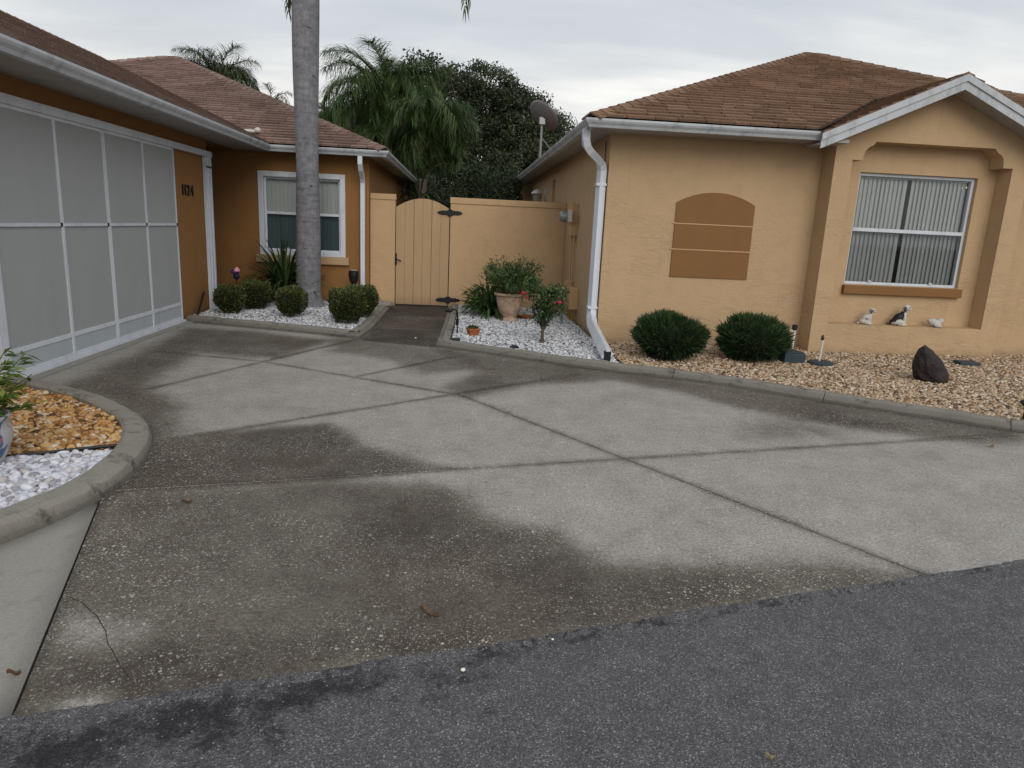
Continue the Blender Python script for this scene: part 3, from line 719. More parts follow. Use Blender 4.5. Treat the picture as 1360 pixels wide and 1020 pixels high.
# near left bed: inner edge of the kerb
def offset(path, d):
    P = [np.array(p) for p in path]; out = []
    for i in range(len(P)):
        t = P[min(i+1, len(P)-1)]-P[max(i-1, 0)]; t /= np.hypot(*t); out.append(tuple(P[i]+np.array([t[1], -t[0]])*d))
    return out
inA = offset(KERB_A, 0.155)
bedA = inA+[(-3.63, 1.9), (-3.63, 5.45)]
bed('gravel_bed', bedA, 0.03, 'earth under the near left gravel bed')
div = [g2(8, 607, .06), g2(148, 594, .06)]
dv = np.array(div[1])-div[0]; da = tuple(np.array(div[0])-dv*1.2); db = tuple(np.array(div[1])+dv*0.3)
def halfpoly(poly, keep): return clip([tuple(p) for p in poly], da, db, keep, 0.004)
stones('orange_gravel', halfpoly(bedA, (-2.8, 5.0)), 0.0195, 0.030, 0.044, 'orange_stones', 'glossy orange brown pebbles in the near left bed', 2, 2)
stones('white_gravel', halfpoly(bedA, (-2.6, 3.0)), 0.0215, 0.031, 0.044, 'white_stones', 'white pebbles nearest the camera in the left bed', 2, 2)
P_ = np.linspace(0, 1, 12)
MB().tube([(da[0]+(db[0]-da[0])*u, da[1]+(db[1]-da[1])*u+0.012*math.sin(u*9), 0.066) for u in P_], 0.010, 6).build('garden_edging', 'dark_plastic', label='thin black plastic edging between the orange and white pebbles', cat='garden edging')
# bed in front of the left house
WX, WY = 1.76, 8.67
bedL = [(-3.60, 9.47), (-2.47, 9.09), (-1.33, 8.69), (-1.30, 9.25), (-1.30, 11.83), (-3.95, 11.83), (-3.95, 10.55), (-3.60, 10.5)]
bed('gravel_bed', bedL, 0.02, 'earth under the boxwood bed')
stones('white_gravel', bedL, 0.0175, 0.034, 0.034, 'white_bed_stones', 'white marble chips around the boxwoods and the palm trunk', 1, 2, holes=[(-2.37, 11.09, 0.24)])
bedR = [(-0.03, 11.98), (-0.06, 9.97), (-0.10, 8.17), (0.42, 7.84), (0.87, 7.53), (1.52, 7.14), (1.74, 7.05), (1.74, 11.98)]
bed('gravel_bed', bedR, 0.02, 'earth under the white gravel beside the gate')
stones('white_gravel', bedR, 0.0175, 0.034, 0.034, 'white_bed_stones', 'white marble chips under the clay urn and the rose bush', 1, 2, holes=[(1.04, 8.48, .07)])
inR = offset(KERB_R[5:], -0.15)
bedT = [(1.75, 7.04)]+inR[1:]+[(8.5, 3.8), (8.5, 8.65), (1.75, 8.65)]
bedT = [p for p in bedT]
bed('gravel_bed', bedT, 0.018, 'earth under the tan gravel bed')
stones('tan_gravel', bedT, 0.0175, 0.030, 0.03, 'tan_stones', 'mixed tan and cream river gravel before the right house', 1, 2)

# ------------------------------------------------------------------ roofs
def plane_uv(poly3, eave_a, eave_b):
    a = np.array(eave_a, float); u = np.array(eave_b, float)-a; u /= np.linalg.norm(u)
    n = None
    for p in poly3:
        w = np.array(p)-a; w = w-u*(w@u)
        if np.linalg.norm(w) > 0.3: v = w/np.linalg.norm(w); break
    n = np.cross(u, v)
    if n[2] < 0: n = -n
    return a, u, v, n
def shingle_facet(poly3, ea, eb, single, rows_store, exposure=0.14, tab=0.33, seed=0):
    """collect clipped shingles of one roof facet: list of (distance, verts, faces, rnd)"""
    a, u, v, n = plane_uv(poly3, ea, eb); R = random.Random(seed)
    P2 = [((np.array(p)-a)@u, (np.array(p)-a)@v) for p in poly3]
    if area(P2) < 0: P2 = P2[::-1]
    vmax = max(p[1] for p in P2); umin = min(p[0] for p in P2); umax = max(p[0] for p in P2); nr = int(vmax/exposure)+1
    for r in range(nr):
        v0 = r*exposure-0.015; v1 = v0+exposure+0.012; uu = umin-R.uniform(0, tab)
        while uu < umax:
            w = tab*R.choice((0.55, 0.8, 1.0, 1.0, 1.25)); j = R.uniform(-.003, .003); lift = R.uniform(0, .004)
            cell = [(uu+.005, v0+j), (uu+w-.005, v0+j), (uu+w-.005, v1), (uu+.005, v1)]; uu += w
            cp = convclip(cell, P2)
            if len(cp) < 3 or area(cp) < 0.0008: continue
            k = len(cp); top = []; bot = []
            for (x, y) in cp:
                t = min(1, max(0, (y-v0)/(v1-v0))); b = a+u*x+v*y
                top.append(b+n*(0.004+(0.022+lift)*(1-t))); bot.append(b-n*0.003)
            V = top+bot; F = [tuple(range(k))]
            for i in range(k): q = (i+1) % k; F.append((i, i+k, q+k, q))
            nn = np.cross(top[1]-top[0], top[2]-top[0])
            if nn@n < 0: F = [f[::-1] for f in F]
            c = sum(top)/k; d = np.linalg.norm(c-CAM)
            rows_store.append((d if single else 1e6+d, V, F, min(1, max(0, R.gauss(.5, .16)))))
def emit_shingles(store, roof, mat, limit=300):
    store.sort(key=lambda s: s[0])
    for d, V, F, r in store[:limit]: mk('shingle', V, F, mat, roof, rnd=r)
    rest = store[limit:]; V = []; F = []; rr = []
    for d, v, f, r in rest:
        k = len(V); V += v; F += [tuple(i+k for i in g) for g in f]; rr += [r]*len(v)
    mk('shingles', V, F, mat, roof, rnd=rr, kind='stuff')
def caps(roof, a, b, mat, step=0.19, w=0.13, drop=0.42, sd=1):
    """overlapping hip / ridge caps from a (low) to b (high)"""
    a = np.array(a, float); b = np.array(b, float); L = np.linalg.norm(b-a); t = (b-a)/L; R = random.Random(sd)
    s = np.cross(t, (0, 0, 1)); s /= np.linalg.norm(s); up = np.cross(s, t)
    n = int(L/step)
    for i in range(n):
        p = a+t*(i*step-0.02); q = a+t*(i*step+step+.02); V = []
        for c, h in ((p, 0.034), (q, 0.020)):
            V += [c-s*w-up*(w*drop)+up*h, c+up*(h+0.012), c+s*w-up*(w*drop)+up*h]
        V += [V[0]-up*.02, V[1]-up*.02, V[2]-up*.02]
        mk('ridge_cap', V, [(0, 3, 4, 1)[::-1], (1, 4, 5, 2)[::-1], (0, 1, 7, 6)[::-1], (1, 2, 8, 7)[::-1], (0, 6, 3), (2, 5, 8)], mat, roof, rnd=min(1, max(0, R.gauss(.45, .2))))
gutter_prof = [(0.0, -0.005), (0.0, -0.088), (0.035, -0.094), (0.075, -0.092), (0.088, -0.066), (0.110, -0.042), (0.120, -0.022), (0.120, 0.0), (0.108, 0.0), (0.106, -0.022), (0.012, -0.024), (0.010, -0.005)]
SL = 0.425

# ================================================================== RIGHT HOUSE
rh = thing('house', 'tan stucco house on the right with brown hip roof and white gutters', 'house', (0, 0, 0))
ZR = 2.64; EY, EX = 8.10, 1.35      # gutter edge height and eave lines (outer lip)
BX0, BX1, BY, NY = 4.42, 6.90, 8.36, 8.60
for a, b in ((WX, BX0+.05), (BX1-.05, 10.3)): wall_grid(MB(), 'y', WY, WY+.2, a, b, 0, 2.578, []).build('front_wall', 'tan_stucco', rh)
sw = [(11.75, 12.35, 1.95, 2.42), (13.65, 14.10, 1.35, 2.33), (15.9, 16.7, 1.2, 2.13), (18.0, 18.5, 1.3, 2.0), (20.2, 21.1, 1.2, 2.1)]
sw = sw[1:]
mb = MB(); wall_grid(mb, 'x', WX, WX+.2, WY+.2, 22.1, 0, 2.56, sw); mb.build('side_wall', 'tan_stucco', rh)
MB().box((10.1, WY+.2, 0), (10.3, 22.1, 2.578)).box((WX+.2, 21.9, 0), (10.1, 22.1, 2.578)).build('rear_wall', 'tan_stucco', rh)
for (a, b, c, d) in sw:
    f = MB().box((WX+.09, a+.002, c+.002), (WX+.13, a+.06, d-.002)).box((WX+.09, b-.06, c+.002), (WX+.13, b-.002, d-.002)).box((WX+.091, a+.06, d-.06), (WX+.131, b-.06, d-.003)).box((WX+.091, a+.06, c+.003), (WX+.131, b-.06, c+.06)).build('side_window', 'white_metal', rh)
    MB().box((WX+.105, a+.06, c+.06), (WX+.11, b-.06, d-.06)).build('pane', 'glass', f)
    MB().box((WX+.16, a, c), (WX+.19, b, d)).build('dark_pane_backing', 'interior_shade', f)  # near-black sheet, the unlit room's shade put into its colour
# bay
nout = [(4.64, .40), (4.64, 2.38), (4.765, 2.38), (4.77, 2.44), (4.785, 2.49), (4.82, 2.53), (4.87, 2.555), (4.905, 2.60), (6.415, 2.60), (6.45, 2.555), (6.50, 2.53), (6.535, 2.49), (6.55, 2.44), (6.555, 2.38), (6.68, 2.38), (6.68, .40)]
mb = MB()
gy = lambda x: 2.60+.45*(min(x, 11.34-x)-4.08)     # underside of the gable
left = [(BX0, 0), (4.64, 0), (4.64, 2.38), (BX0, 2.38)]
def pr(poly, y0, y1): mb.prism([(x, y0, z) for x, z in poly], (0, y1-y0, 0))
pr([(BX0, 0), (5.66, 0), (5.66, .40), (4.64, .40)]+nout[1:8]+[(5.66, 2.60), (5.67, gy(5.67)-.06), (BX0, gy(BX0)-.06)], BY, NY)
pr([(5.66, 0), (BX1, 0), (BX1, gy(BX1)-.06), (5.67, gy(5.67)-.06), (5.66, 2.60)]+nout[8:15]+[(6.68, .40), (5.66, .40)], BY, NY)
mb.build('bay_wall', 'tan_stucco', rh)
wx0, wx1, wz0, wz1 = 4.90, 6.44, .89, 2.27
mb = MB(); wall_grid(mb, 'y', NY+.001, NY+.17, BX0, BX1, 0, 2.66, [(wx0, wx1, wz0, wz1)]); mb.build('bay_inner_wall', 'tan_stucco', rh)
MB().box((wx0-.02, BY+.18, .775), (wx1+.03, NY+.06, .885)).build('window_sill', 'brown_paint', rh, bevel=.006)
def window(house, x0, x1, z0, z1, y, nsl, sash, split=None, fw=.05, name='window', closed=0.75, lower='screened_glass'):
    f = MB().box((x0, y, z0), (x0+fw, y+.06, z1)).box((x1-fw, y, z0), (x1, y+.06, z1)).box((x0+fw, y+.001, z1-fw), (x1-fw, y+.059, z1)).box((x0+fw, y+.001, z0), (x1-fw, y+.059, z0+fw)).build(name, 'white_metal', house, bevel=.003)
    zm = (z0+z1)/2+sash
    MB().box((x0+fw, y-.006, zm-.022), (x1-fw, y+.05, zm+.022)).box((x0+fw+.3, y-.018, z0+fw), (x0+fw+.34, y+.0, z0+fw+.02)).box((x1-fw-.34, y-.018, z0+fw), (x1-fw-.3, y+.0, z0+fw+.02)).build('sash', 'white_metal', f, bevel=.002)
    MB().box((x0+fw, y+.035, zm+.022), (x1-fw, y+.04, z1-fw)).build('pane', 'glass', f)
    MB().box((x0+fw, y+.015, z0+fw), (x1-fw, y+.02, zm-.022)).build('pane', lower, f, label='lower pane behind dark insect screen')
    base = None; w = (x1-x0-2*fw)/nsl; me = None
    for i in range(nsl):
        xc = x0+fw+w*(i+.5)
        if split and abs(xc-split) < w*0.8: continue
        ang = math.radians(19)+random.uniform(-.08, .08)
        if me is None:
            V = []; hw = w*0.64; n = 5
            for k in range(n):
                s_ = -1+2*k/(n-1); cx = s_*hw; cy = 0.008*(1-s_*s_)
                V += [(cx, cy, z0+.03), (cx, cy, z1-.05)]
            s0 = mk('slat', V, [(2*k, 2*k+2, 2*k+3, 2*k+1) for k in range(n-1)], 'blind_vinyl', f, smooth=True); me = s0.data; o = s0
        else:
            o = bpy.data.objects.new('slat', me); COL.objects.link(o); o.parent = f
        o.location = (xc, y+.085, random.uniform(-.004, .004)); o.rotation_euler = (0, 0, ang)
    MB().box((x0+.03, y+.06, z1-.05), (x1-.03, y+.12, z1-.005)).build('headrail', 'blind_vinyl', f)
    return f
window(rh, wx0+.002, wx1-.002, wz0+.002, wz1-.002, NY+.05, 26, .0, split=(wx0+wx1)/2-.02, fw=.035)
MB().box((wx0-.3, NY+.7, .3), (wx1+.3, NY+.74, 2.5)).build('dark_room_backing', 'interior_shade', rh)  # dark backing, its colour stands for the unlit room behind the slats
# arched panel: three brown fields parted by cream strips, recessed look made with real relief
px0, px1, pz0, pz1, pza = 2.635, 3.635, .89, 1.80, 1.935
def arch(x0, x1, z0, top):
    pts = [(x0, z0), (x1, z0)]
    if top is None:
        w = px1-px0; h = pza-pz1; R_ = (w*w/4+h*h)/(2*h); cx = (px0+px1)/2; cz = pza-R_
        for k in range(17):
            x = x1+(x0-x1)*k/16; pts.append((x, cz+math.sqrt(R_*R_-(x-cx)**2)))
    else: pts += [(x1, top), (x0, top)]
    return pts
mbp = MB(); mbp.prism([(x, WY-.012, z) for x, z in arch(px0-.012, px1+.012, pz0-.012, 1.2)], (0, .006, 0))
for (z0, tp) in ((pz0, 1.228), (1.242, 1.543), (1.557, None)):
    m2 = MB(); m2.prism([(x, WY-.018, z) for x, z in arch(px0, px1, z0, tp)], (0, .02, 0)); m2.build('wall_panel', 'brown_paint', rh, bevel=.003)
for z in (1.235, 1.55): MB().box((px0-.03, WY-.013, z-.0065), (px1+.005, WY+.005, z+.0065)).build('panel_strip', 'cream_paint', rh)
# eaves, gutter, soffit
fasc = 0.12
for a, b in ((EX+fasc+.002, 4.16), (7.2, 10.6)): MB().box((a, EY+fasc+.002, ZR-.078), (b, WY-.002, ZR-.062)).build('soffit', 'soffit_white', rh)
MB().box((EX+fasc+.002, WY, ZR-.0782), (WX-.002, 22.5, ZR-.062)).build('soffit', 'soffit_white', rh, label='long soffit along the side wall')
g = sweep([(EX+fasc, 22.5, ZR), (EX+fasc, EY+fasc, ZR), (4.12, EY+fasc, ZR)], gutter_prof, 1); g.build('gutter', 'gutter_white', rh)
sweep([(7.22, EY+fasc, ZR), (10.6, EY+fasc, ZR)], gutter_prof, 1).build('gutter', 'gutter_white', rh)
MB().box((EX+fasc-.02, EY+fasc+.0, ZR-.08), (EX+fasc, 22.5, ZR-.002)).box((EX+fasc, EY+fasc, ZR-.08), (4.12, EY+fasc+.02, ZR-.002)).build('fascia', 'gutter_white', rh)
# roof
PK = (6.0, 12.75, ZR+SL*4.65); RB = (6.0, 17.9, PK[2]); ce = .03
roofR = thing('roof', None, None); roofR.parent = rh
def deck(polys, name='roof', parent=None, mat='roof_deck'):
    V = []; F = []
    for p in polys: k = len(V); V += [tuple(q) for q in p]; F.append(tuple(range(k, k+len(p))))
    return mk(name, V, F, mat, parent)
x0, x1, y0, y1 = EX+.07, 10.63, EY+.07, 22.5; z0 = ZR-.0
zE = lambda d: ZR+SL*d
Fr = [(x0, y0, zE(.07)), (x1, y0, zE(.07)), PK]; Lf = [(x0, y1, zE(.07)), (x0, y0, zE(.07)), PK, RB]; Rt = [(x1, y0, zE(.07)), (x1, y1, zE(.07)), RB, PK]; Bk = [(x1, y1, zE(.07)), (x0, y1, zE(.07)), RB]
bpy.data.objects.remove(roofR)
st = []
# front facet split round the gable so nothing is hidden under it
gx0, gxr, gx1 = 4.08, 5.67, 7.26; gz = lambda x: ZR-.02+.45*(min(x, 2*gxr-x)-gx0); vy = lambda x: (gz(x)-ZR)/SL+EY
va = (gx0, vy(gx0)+.05, zE(0.03)); vt = (gxr, vy(gxr), gz(gxr)); vb = (gx1, va[1], va[2])
roofR = deck([[Fr[0], (gx0+.02, y0, zE(.07)), (gxr, vt[1]+.02, vt[2]), PK], [(gx1-.02, y0, zE(.07)), Fr[1], PK, (gxr, vt[1]+.02, vt[2])], Lf, Rt, Bk], 'roof', rh)
shingle_facet([Fr[0], (gx0-.02, y0, zE(.07)), (gxr-.05, vt[1]+.02, vt[2]+.01), PK], Fr[0], Fr[1], True, st, seed=1)
shingle_facet([(gx1+.02, y0, zE(.07)), Fr[1], PK, (gxr+.05, vt[1]+.02, vt[2]+.01)], Fr[0], Fr[1], True, st, seed=2)
shingle_facet([PK, (gxr-.05, vt[1]+.02, vt[2]+.01), (gxr+.05, vt[1]+.02, vt[2]+.01)], Fr[0], Fr[1], True, st, seed=3)
shingle_facet(Lf, Lf[0], Lf[1], False, st, seed=4)
# gable
gyf = 8.03
GL = [(gx0, gyf, gz(gx0)), (gxr, gyf, gz(gxr)), (gxr, vt[1]+.1, gz(gxr)), (gx0, vy(gx0)+.12, gz(gx0))]
GR = [(gxr, gyf, gz(gxr)), (gx1, gyf, gz(gx1)), (gx1, vy(gx1)+.12, gz(gx1)), (gxr, vt[1]+.1, gz(gxr))]
shingle_facet(GL, GL[3], GL[0], True, st, seed=5)
shingle_facet(GR, GR[1], GR[2], False, st, seed=6)
emit_shingles(st, roofR, 'shingle_right')
deck([GL, GR], 'gable_deck', rh)
caps(roofR, Fr[0], PK, 'shingle_right', sd=3); caps(roofR, Fr[1], PK, 'shingle_right', sd=4); caps(roofR, (gxr, gyf+.03, gz(gxr)-.02), (gxr, vt[1], gz(gxr)-.018), 'shingle_right', w=.10, sd=5)
# rake boards and gable soffit
def rake(sx):
    xa, xb = (gx0-.02, gxr) if sx < 0 else (gx1+.02, gxr)
    s_ = .45
    for (yy, t0, t1, nm) in ((gyf-.006, 0.0, .075, 'rake_board'), (gyf+.012, .070, .165, 'rake_board')):
        m_ = MB(); za, zb = gz(gx0)-.009, gz(gxr)
        m_.prism([(xa, yy, za-t0), (xb, yy, zb-t0), (xb, yy, zb-t1), (xa, yy, za-t1)], (0, .02, 0)); m_.build(nm, 'gutter_white', rh)
    m_ = MB(); m_.prism([(xa, gyf+.035, gz(gx0)-.11), (xb, gyf+.035, gz(gxr)-.11), (xb, gyf+.035, gz(gxr)-.125), (xa, gyf+.035, gz(gx0)-.125)], (0, BY-gyf-.037, 0)); m_.build('soffit', 'soffit_white', rh)
rake(-1); rake(1)
MB().box((gx0+.06, gyf+.05, ZR-.115), (BX0-.01, BY+.28, ZR-.08)).build('soffit_return', 'soffit_white', rh)
# downspout at the corner
sec = [(-.055, -.042), (.055, -.042), (.055, .042), (-.055, .042)]
dsp = [(1.41, 8.40, 2.56), (1.41, 8.40, 2.44), (1.425, 8.415, 2.38), (1.47, 8.46, 2.33), (1.60, 8.62, 2.26), (1.665, 8.70, 2.21), (1.69, 8.74, 2.14), (1.69, 8.75, 2.0), (1.69, 8.75, .42), (1.685, 8.72, .33), (1.66, 8.5, .26), (1.60, 7.22, .105)]
ds = MB().tube(dsp, 0, sec=sec, up=(1, 0, 0)).build('downspout', 'downspout_white', rh, bevel=.006)
MB().tube([(1.601, 7.25, .109), (1.599, 7.213, .103)], 0, sec=[(-.050, -.037), (.050, -.037), (.050, .037), (-.050, .037)], up=(1, 0, 0)).build('dark_outlet_plug', 'interior_shade', ds)  # solid dark plug paints the shade inside the open pipe end
for z in (.44, 1.95): MB().box((1.626, 8.69, z), (1.752, 8.81, z+.03)).build('strap', 'downspout_white', ds)
# utilities on the side wall (x = WX face, facing -X)
um = MB().box((WX-.11, 10.72, 1.32), (WX+.005, 10.98, 1.80)).build('meter_box', 'utility_tan', rh, bevel=.008)
MB().lathe([(.085, 0), (.09, .03), (.082, .10), (.06, .14)], 16, (WX-.112, 10.99, 1.60), Matrix.Rotation(-math.pi/2, 4, 'Y').to_3x3()).build('glass_meter', 'meter_grey', um)
MB().box((WX-.14, 10.60, 1.52), (WX-.1105, 10.86, 1.70)).build('label_plate', 'lamp_white', um)
pi_ = MB().tube([(WX-.04, 10.95, 1.32), (WX-.04, 10.95, .04)], .015, 8).tube([(WX-.04, 10.74, 1.32), (WX-.04, 10.74, .35)], .013, 8).build('conduit', 'utility_tan', rh)
MB().box((WX-.12, 10.78, .28), (WX+.004, 10.96, .62)).build('phone_box', 'utility_tan', rh, bevel=.01)
MB().box((WX-.13, 10.24, .24), (WX+.004, 10.50, .56)).build('phone_box', 'utility_tan', rh, bevel=.01)
MB().tube([(WX-.06, 10.38, .24), (WX-.06, 10.38, .03)], .014, 6).tube([(WX-.06, 10.58, .5), (WX-.06, 10.58, .03)], .012, 6).build('conduit', 'yellow_pipe', rh)
MB().tube([(WX-.012, 8.9, 2.5), (WX-.012, 8.90, 2.1), (WX-.012, 8.86, .05)], .006, 5).build('cable', 'dark_plastic', rh)
# lantern on the side wall
ln = MB().box((WX-.03, 15.05, 2.0), (WX, 15.17, 2.22)).tube([(WX-.02, 15.11, 2.12), (WX-.12, 15.11, 2.16), (WX-.17, 15.11, 2.12)], .012, 6).build('wall_lantern', 'lamp_white', rh)
MB().lathe([(.03, 2.07), (.12, 2.10), (.13, 2.115), (.09, 2.16), (.02, 2.20)], 10, (WX-.19, 15.11, 0)).build('lantern_cap', 'lamp_white', ln)
MB().lathe([(.05, 1.93), (.085, 2.095)], 8, (WX-.19, 15.11, 0)).build('lantern_glass', 'lamp_glass', ln)

# satellite dish
dish = thing('satellite_dish', 'grey satellite dish on a mast above the right house side gutter', 'satellite dish', (1.62, 13.4, 2.76))
MB().tube([(0, 0, -.02), (0, 0, .70)], .022, 8).box((-.07, -.07, -.03), (.07, .07, 0)).build('mast', 'steel', dish)
MB().tube([(.02, .01, .40), (.33, .22, .12)], .012, 6).tube([(-.01, .02, .40), (.0, .38, -.01)], .012, 6).build('brace', 'steel', dish)
ax = Vector((0.60, 0.40, 0.69)).normalized(); Q = ax.to_track_quat('Z', 'Y').to_matrix()
MB().lathe([(.001, .0), (.12, .011), (.22, .036), (.30, .068), (.345, .09), (.345, .098), (.30, .080), (.20, .038), (.001, .008)], 36, (-.02, -.02, .78), Q, cap=False).build('reflector', 'dish_grey', dish, smooth=True)
MB().box((-.06, -.07, .66), (.06, .05, .80)).build('bracket', 'steel', dish, bevel=.01)
c0 = Vector((-.02, -.02, .78)); foc = c0+ax*.36+Q @ Vector((0, -.12, 0))
MB().tube([c0+Q @ Vector((0, -.34, .09)), foc], .012, 6).build('feed_arm', 'steel', dish)
MB().box(foc-Vector((.06, .04, .05)), foc+Vector((.06, .04, .05))).build('receiver', 'dish_grey', dish, bevel=.01)
dish.location = (1.53, 14.5, ZR+SL*(.18)+.03)

# ================================================================== LEFT HOUSE
lh = thing('house', 'orange stucco house on the left with a screened garage and brown shingles', 'house')
ZL = 2.47; GX = -3.62; LX = -1.53; LY = 11.85; wt = 2.418
lw = (-3.28, -1.92, .78, 2.09)
mb = MB(); wall_grid(mb, 'y', LY, LY+.2, -5.6, LX, 0, wt, [lw]); mb.build('front_wall', 'orange_stucco', lh)
MB().box((LX-.2, LY+.2, 0), (LX, 22.0, wt)).build('side_wall', 'orange_stucco', lh)
mb = MB(); wall_grid(mb, 'x', GX-.2, GX, 3.0, 10.5, 0, wt, [(5.70, 9.24, 0, 2.20)]); mb.build('garage_wall', 'orange_stucco', lh)
MB().box((-5.6, 10.3, 0), (GX-.2, 10.5, wt)).build('alcove_wall', 'orange_stucco', lh)
MB().box((-5.8, 10.3, 0), (-5.6, LY+.2, wt)).build('alcove_wall', 'orange_stucco', lh)
MB().box((-10.8, 3.0, 0), (GX-.2, 3.2, wt)).box((-10.8, 3.2, 0), (-10.6, 22, wt)).box((-10.6, 21.8, 0), (LX-.2, 22.0, wt)).build('rear_wall', 'orange_stucco', lh)
MB().box((-6.2, 5.2, 0), (-6.1, 9.9, 2.3)).build('dark_garage_backing', 'interior_shade', lh)  # dark backing, shade of the garage interior put into its colour
# alcove ceiling and eaves
fo = .12; GEX = -2.97; FEY = 11.40; SEX = -1.17
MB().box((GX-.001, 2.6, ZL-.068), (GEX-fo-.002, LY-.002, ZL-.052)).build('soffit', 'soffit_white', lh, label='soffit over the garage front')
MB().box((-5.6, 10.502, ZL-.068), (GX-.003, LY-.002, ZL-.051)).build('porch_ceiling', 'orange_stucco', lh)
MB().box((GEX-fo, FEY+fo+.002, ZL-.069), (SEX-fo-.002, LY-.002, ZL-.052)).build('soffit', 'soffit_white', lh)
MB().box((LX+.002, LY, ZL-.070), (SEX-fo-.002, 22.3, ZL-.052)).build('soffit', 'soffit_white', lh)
sweep([(GEX-fo, 2.6, ZL), (GEX-fo, FEY+fo, ZL), (SEX-fo, FEY+fo, ZL), (SEX-fo, 22.3, ZL)], gutter_prof, 1).build('gutter', 'gutter_white', lh)
MB().box((GEX-fo-.02, 2.6, ZL-.07), (GEX-fo, FEY+fo-.02, ZL-.002)).box((GEX-fo, FEY+fo, ZL-.07), (SEX-fo, FEY+fo+.02, ZL-.002)).build('fascia', 'gutter_white', lh)
LP = (-6.22, 16.45, ZL+SL*5.05); ridgeX = -7.2; zr = ZL+SL*(GEX-ridgeX-0.0); zL = lambda d: ZL+SL*d
gx_ = GEX-.07; fy_ = FEY+.07; sx_ = SEX-.07
vtop = (ridgeX, FEY+(GEX-ridgeX), zr)
Fm = [(gx_, fy_, zL(.07)), (sx_, fy_, zL(.07)), LP, vtop]
Gr = [(gx_, 2.67, zL(.07)), (gx_, fy_, zL(.07)), vtop, (ridgeX, 2.6+(GEX-ridgeX), zr)]
Sd = [(sx_, fy_, zL(.07)), (sx_, 22.3, zL(.07)), (LP[0], 17.3, LP[2]), LP]
Gn = [(gx_, 2.67, zL(.07)), (ridgeX, 2.6+(GEX-ridgeX), zr), (2*ridgeX-gx_, 2.67, zL(.07))]
Gb = [(2*ridgeX-gx_, 2.67, zL(.07)), (ridgeX, 2.6+(GEX-ridgeX), zr), vtop, LP, (LP[0], 17.3, LP[2]), (2*ridgeX-gx_, 22.3, zL(.07))]
Rb = [(sx_, 22.3, zL(.07)), (2*ridgeX-gx_, 22.3, zL(.07)), (LP[0], 17.3, LP[2])]
roofL = deck([Fm, Gr, Sd, Gn, [Gb[0], Gb[1], Gb[2], Gb[5]], [Gb[2], Gb[3], Gb[4], Gb[5]], Rb], 'roof', lh)
st = []
shingle_facet(Fm, Fm[0], Fm[1], True, st, seed=11); shingle_facet(Gr, Gr[0], Gr[1], True, st, seed=12); shingle_facet(Sd, Sd[0], Sd[1], False, st, seed=13)
emit_shingles(st, roofL, 'shingle_left')
caps(roofL, Fm[1], LP, 'shingle_left', sd=7); caps(roofL, vtop, LP, 'shingle_left', sd=8); caps(roofL, (ridgeX, 6.9, zr), (ridgeX, vtop[1], zr+.001), 'shingle_left', sd=9)
# debris caught in the valley
cx, cy = -3.35, 11.75
mb = MB().ball((0, 0, 0), (.14, .05, .03), 8, 5, Matrix.Rotation(.5, 3, 'Z')).ball((.12, -.05, .02), (.05, .04, .04), 7, 5)
mb.build('roof_debris', 'lamp_white', label='small pale crumpled scrap lying in the left roof valley', cat='debris', loc=(cx, cy, zL(.38)+.05))
# window with deep white frame
wf = MB()
x0, x1, z0, z1 = lw
fr = MB().box((x0-.012, LY-.03, z0-.0), (x0+.07, LY+.05, z1+.012)).box((x1-.07, LY-.03, z0), (x1+.012, LY+.05, z1+.012)).box((x0+.07, LY-.031, z1-.07), (x1-.07, LY+.05, z1+.013)).box((x0+.07, LY-.031, z0-.001), (x1-.07, LY+.05, z0+.07)).build('window_surround', 'white_metal', lh, bevel=.004)
window(lh, x0+.07, x1-.07, z0+.07, z1-.07, LY+.03, 18, .02, fw=.032, lower='dark_screened_glass')
MB().box((x0-.07, LY-.06, z0-.125), (x1+.07, LY+.02, z0-.003)).build('window_sill', 'tan_wood', lh, bevel=.006)
MB().box((x0-.3, LY+.8, .4), (x1+.1, LY+.84, 2.3)).build('dark_room_backing', 'interior_shade', lh)  # dark sheet painted as the unlit room behind the left window
# downspout left house
d2 = [(-1.62, 11.50, 2.39), (-1.62, 11.50, 2.27), (-1.62, 11.56, 2.19), (-1.62, 11.73, 2.08), (-1.62, 11.79, 2.0), (-1.62, 11.79, .05)]
MB().tube(d2, 0, sec=[(-.05, -.035), (.05, -.035), (.05, .035), (-.05, .035)], up=(1, 0, 0)).build('downspout', 'downspout_white', lh, bevel=.006)
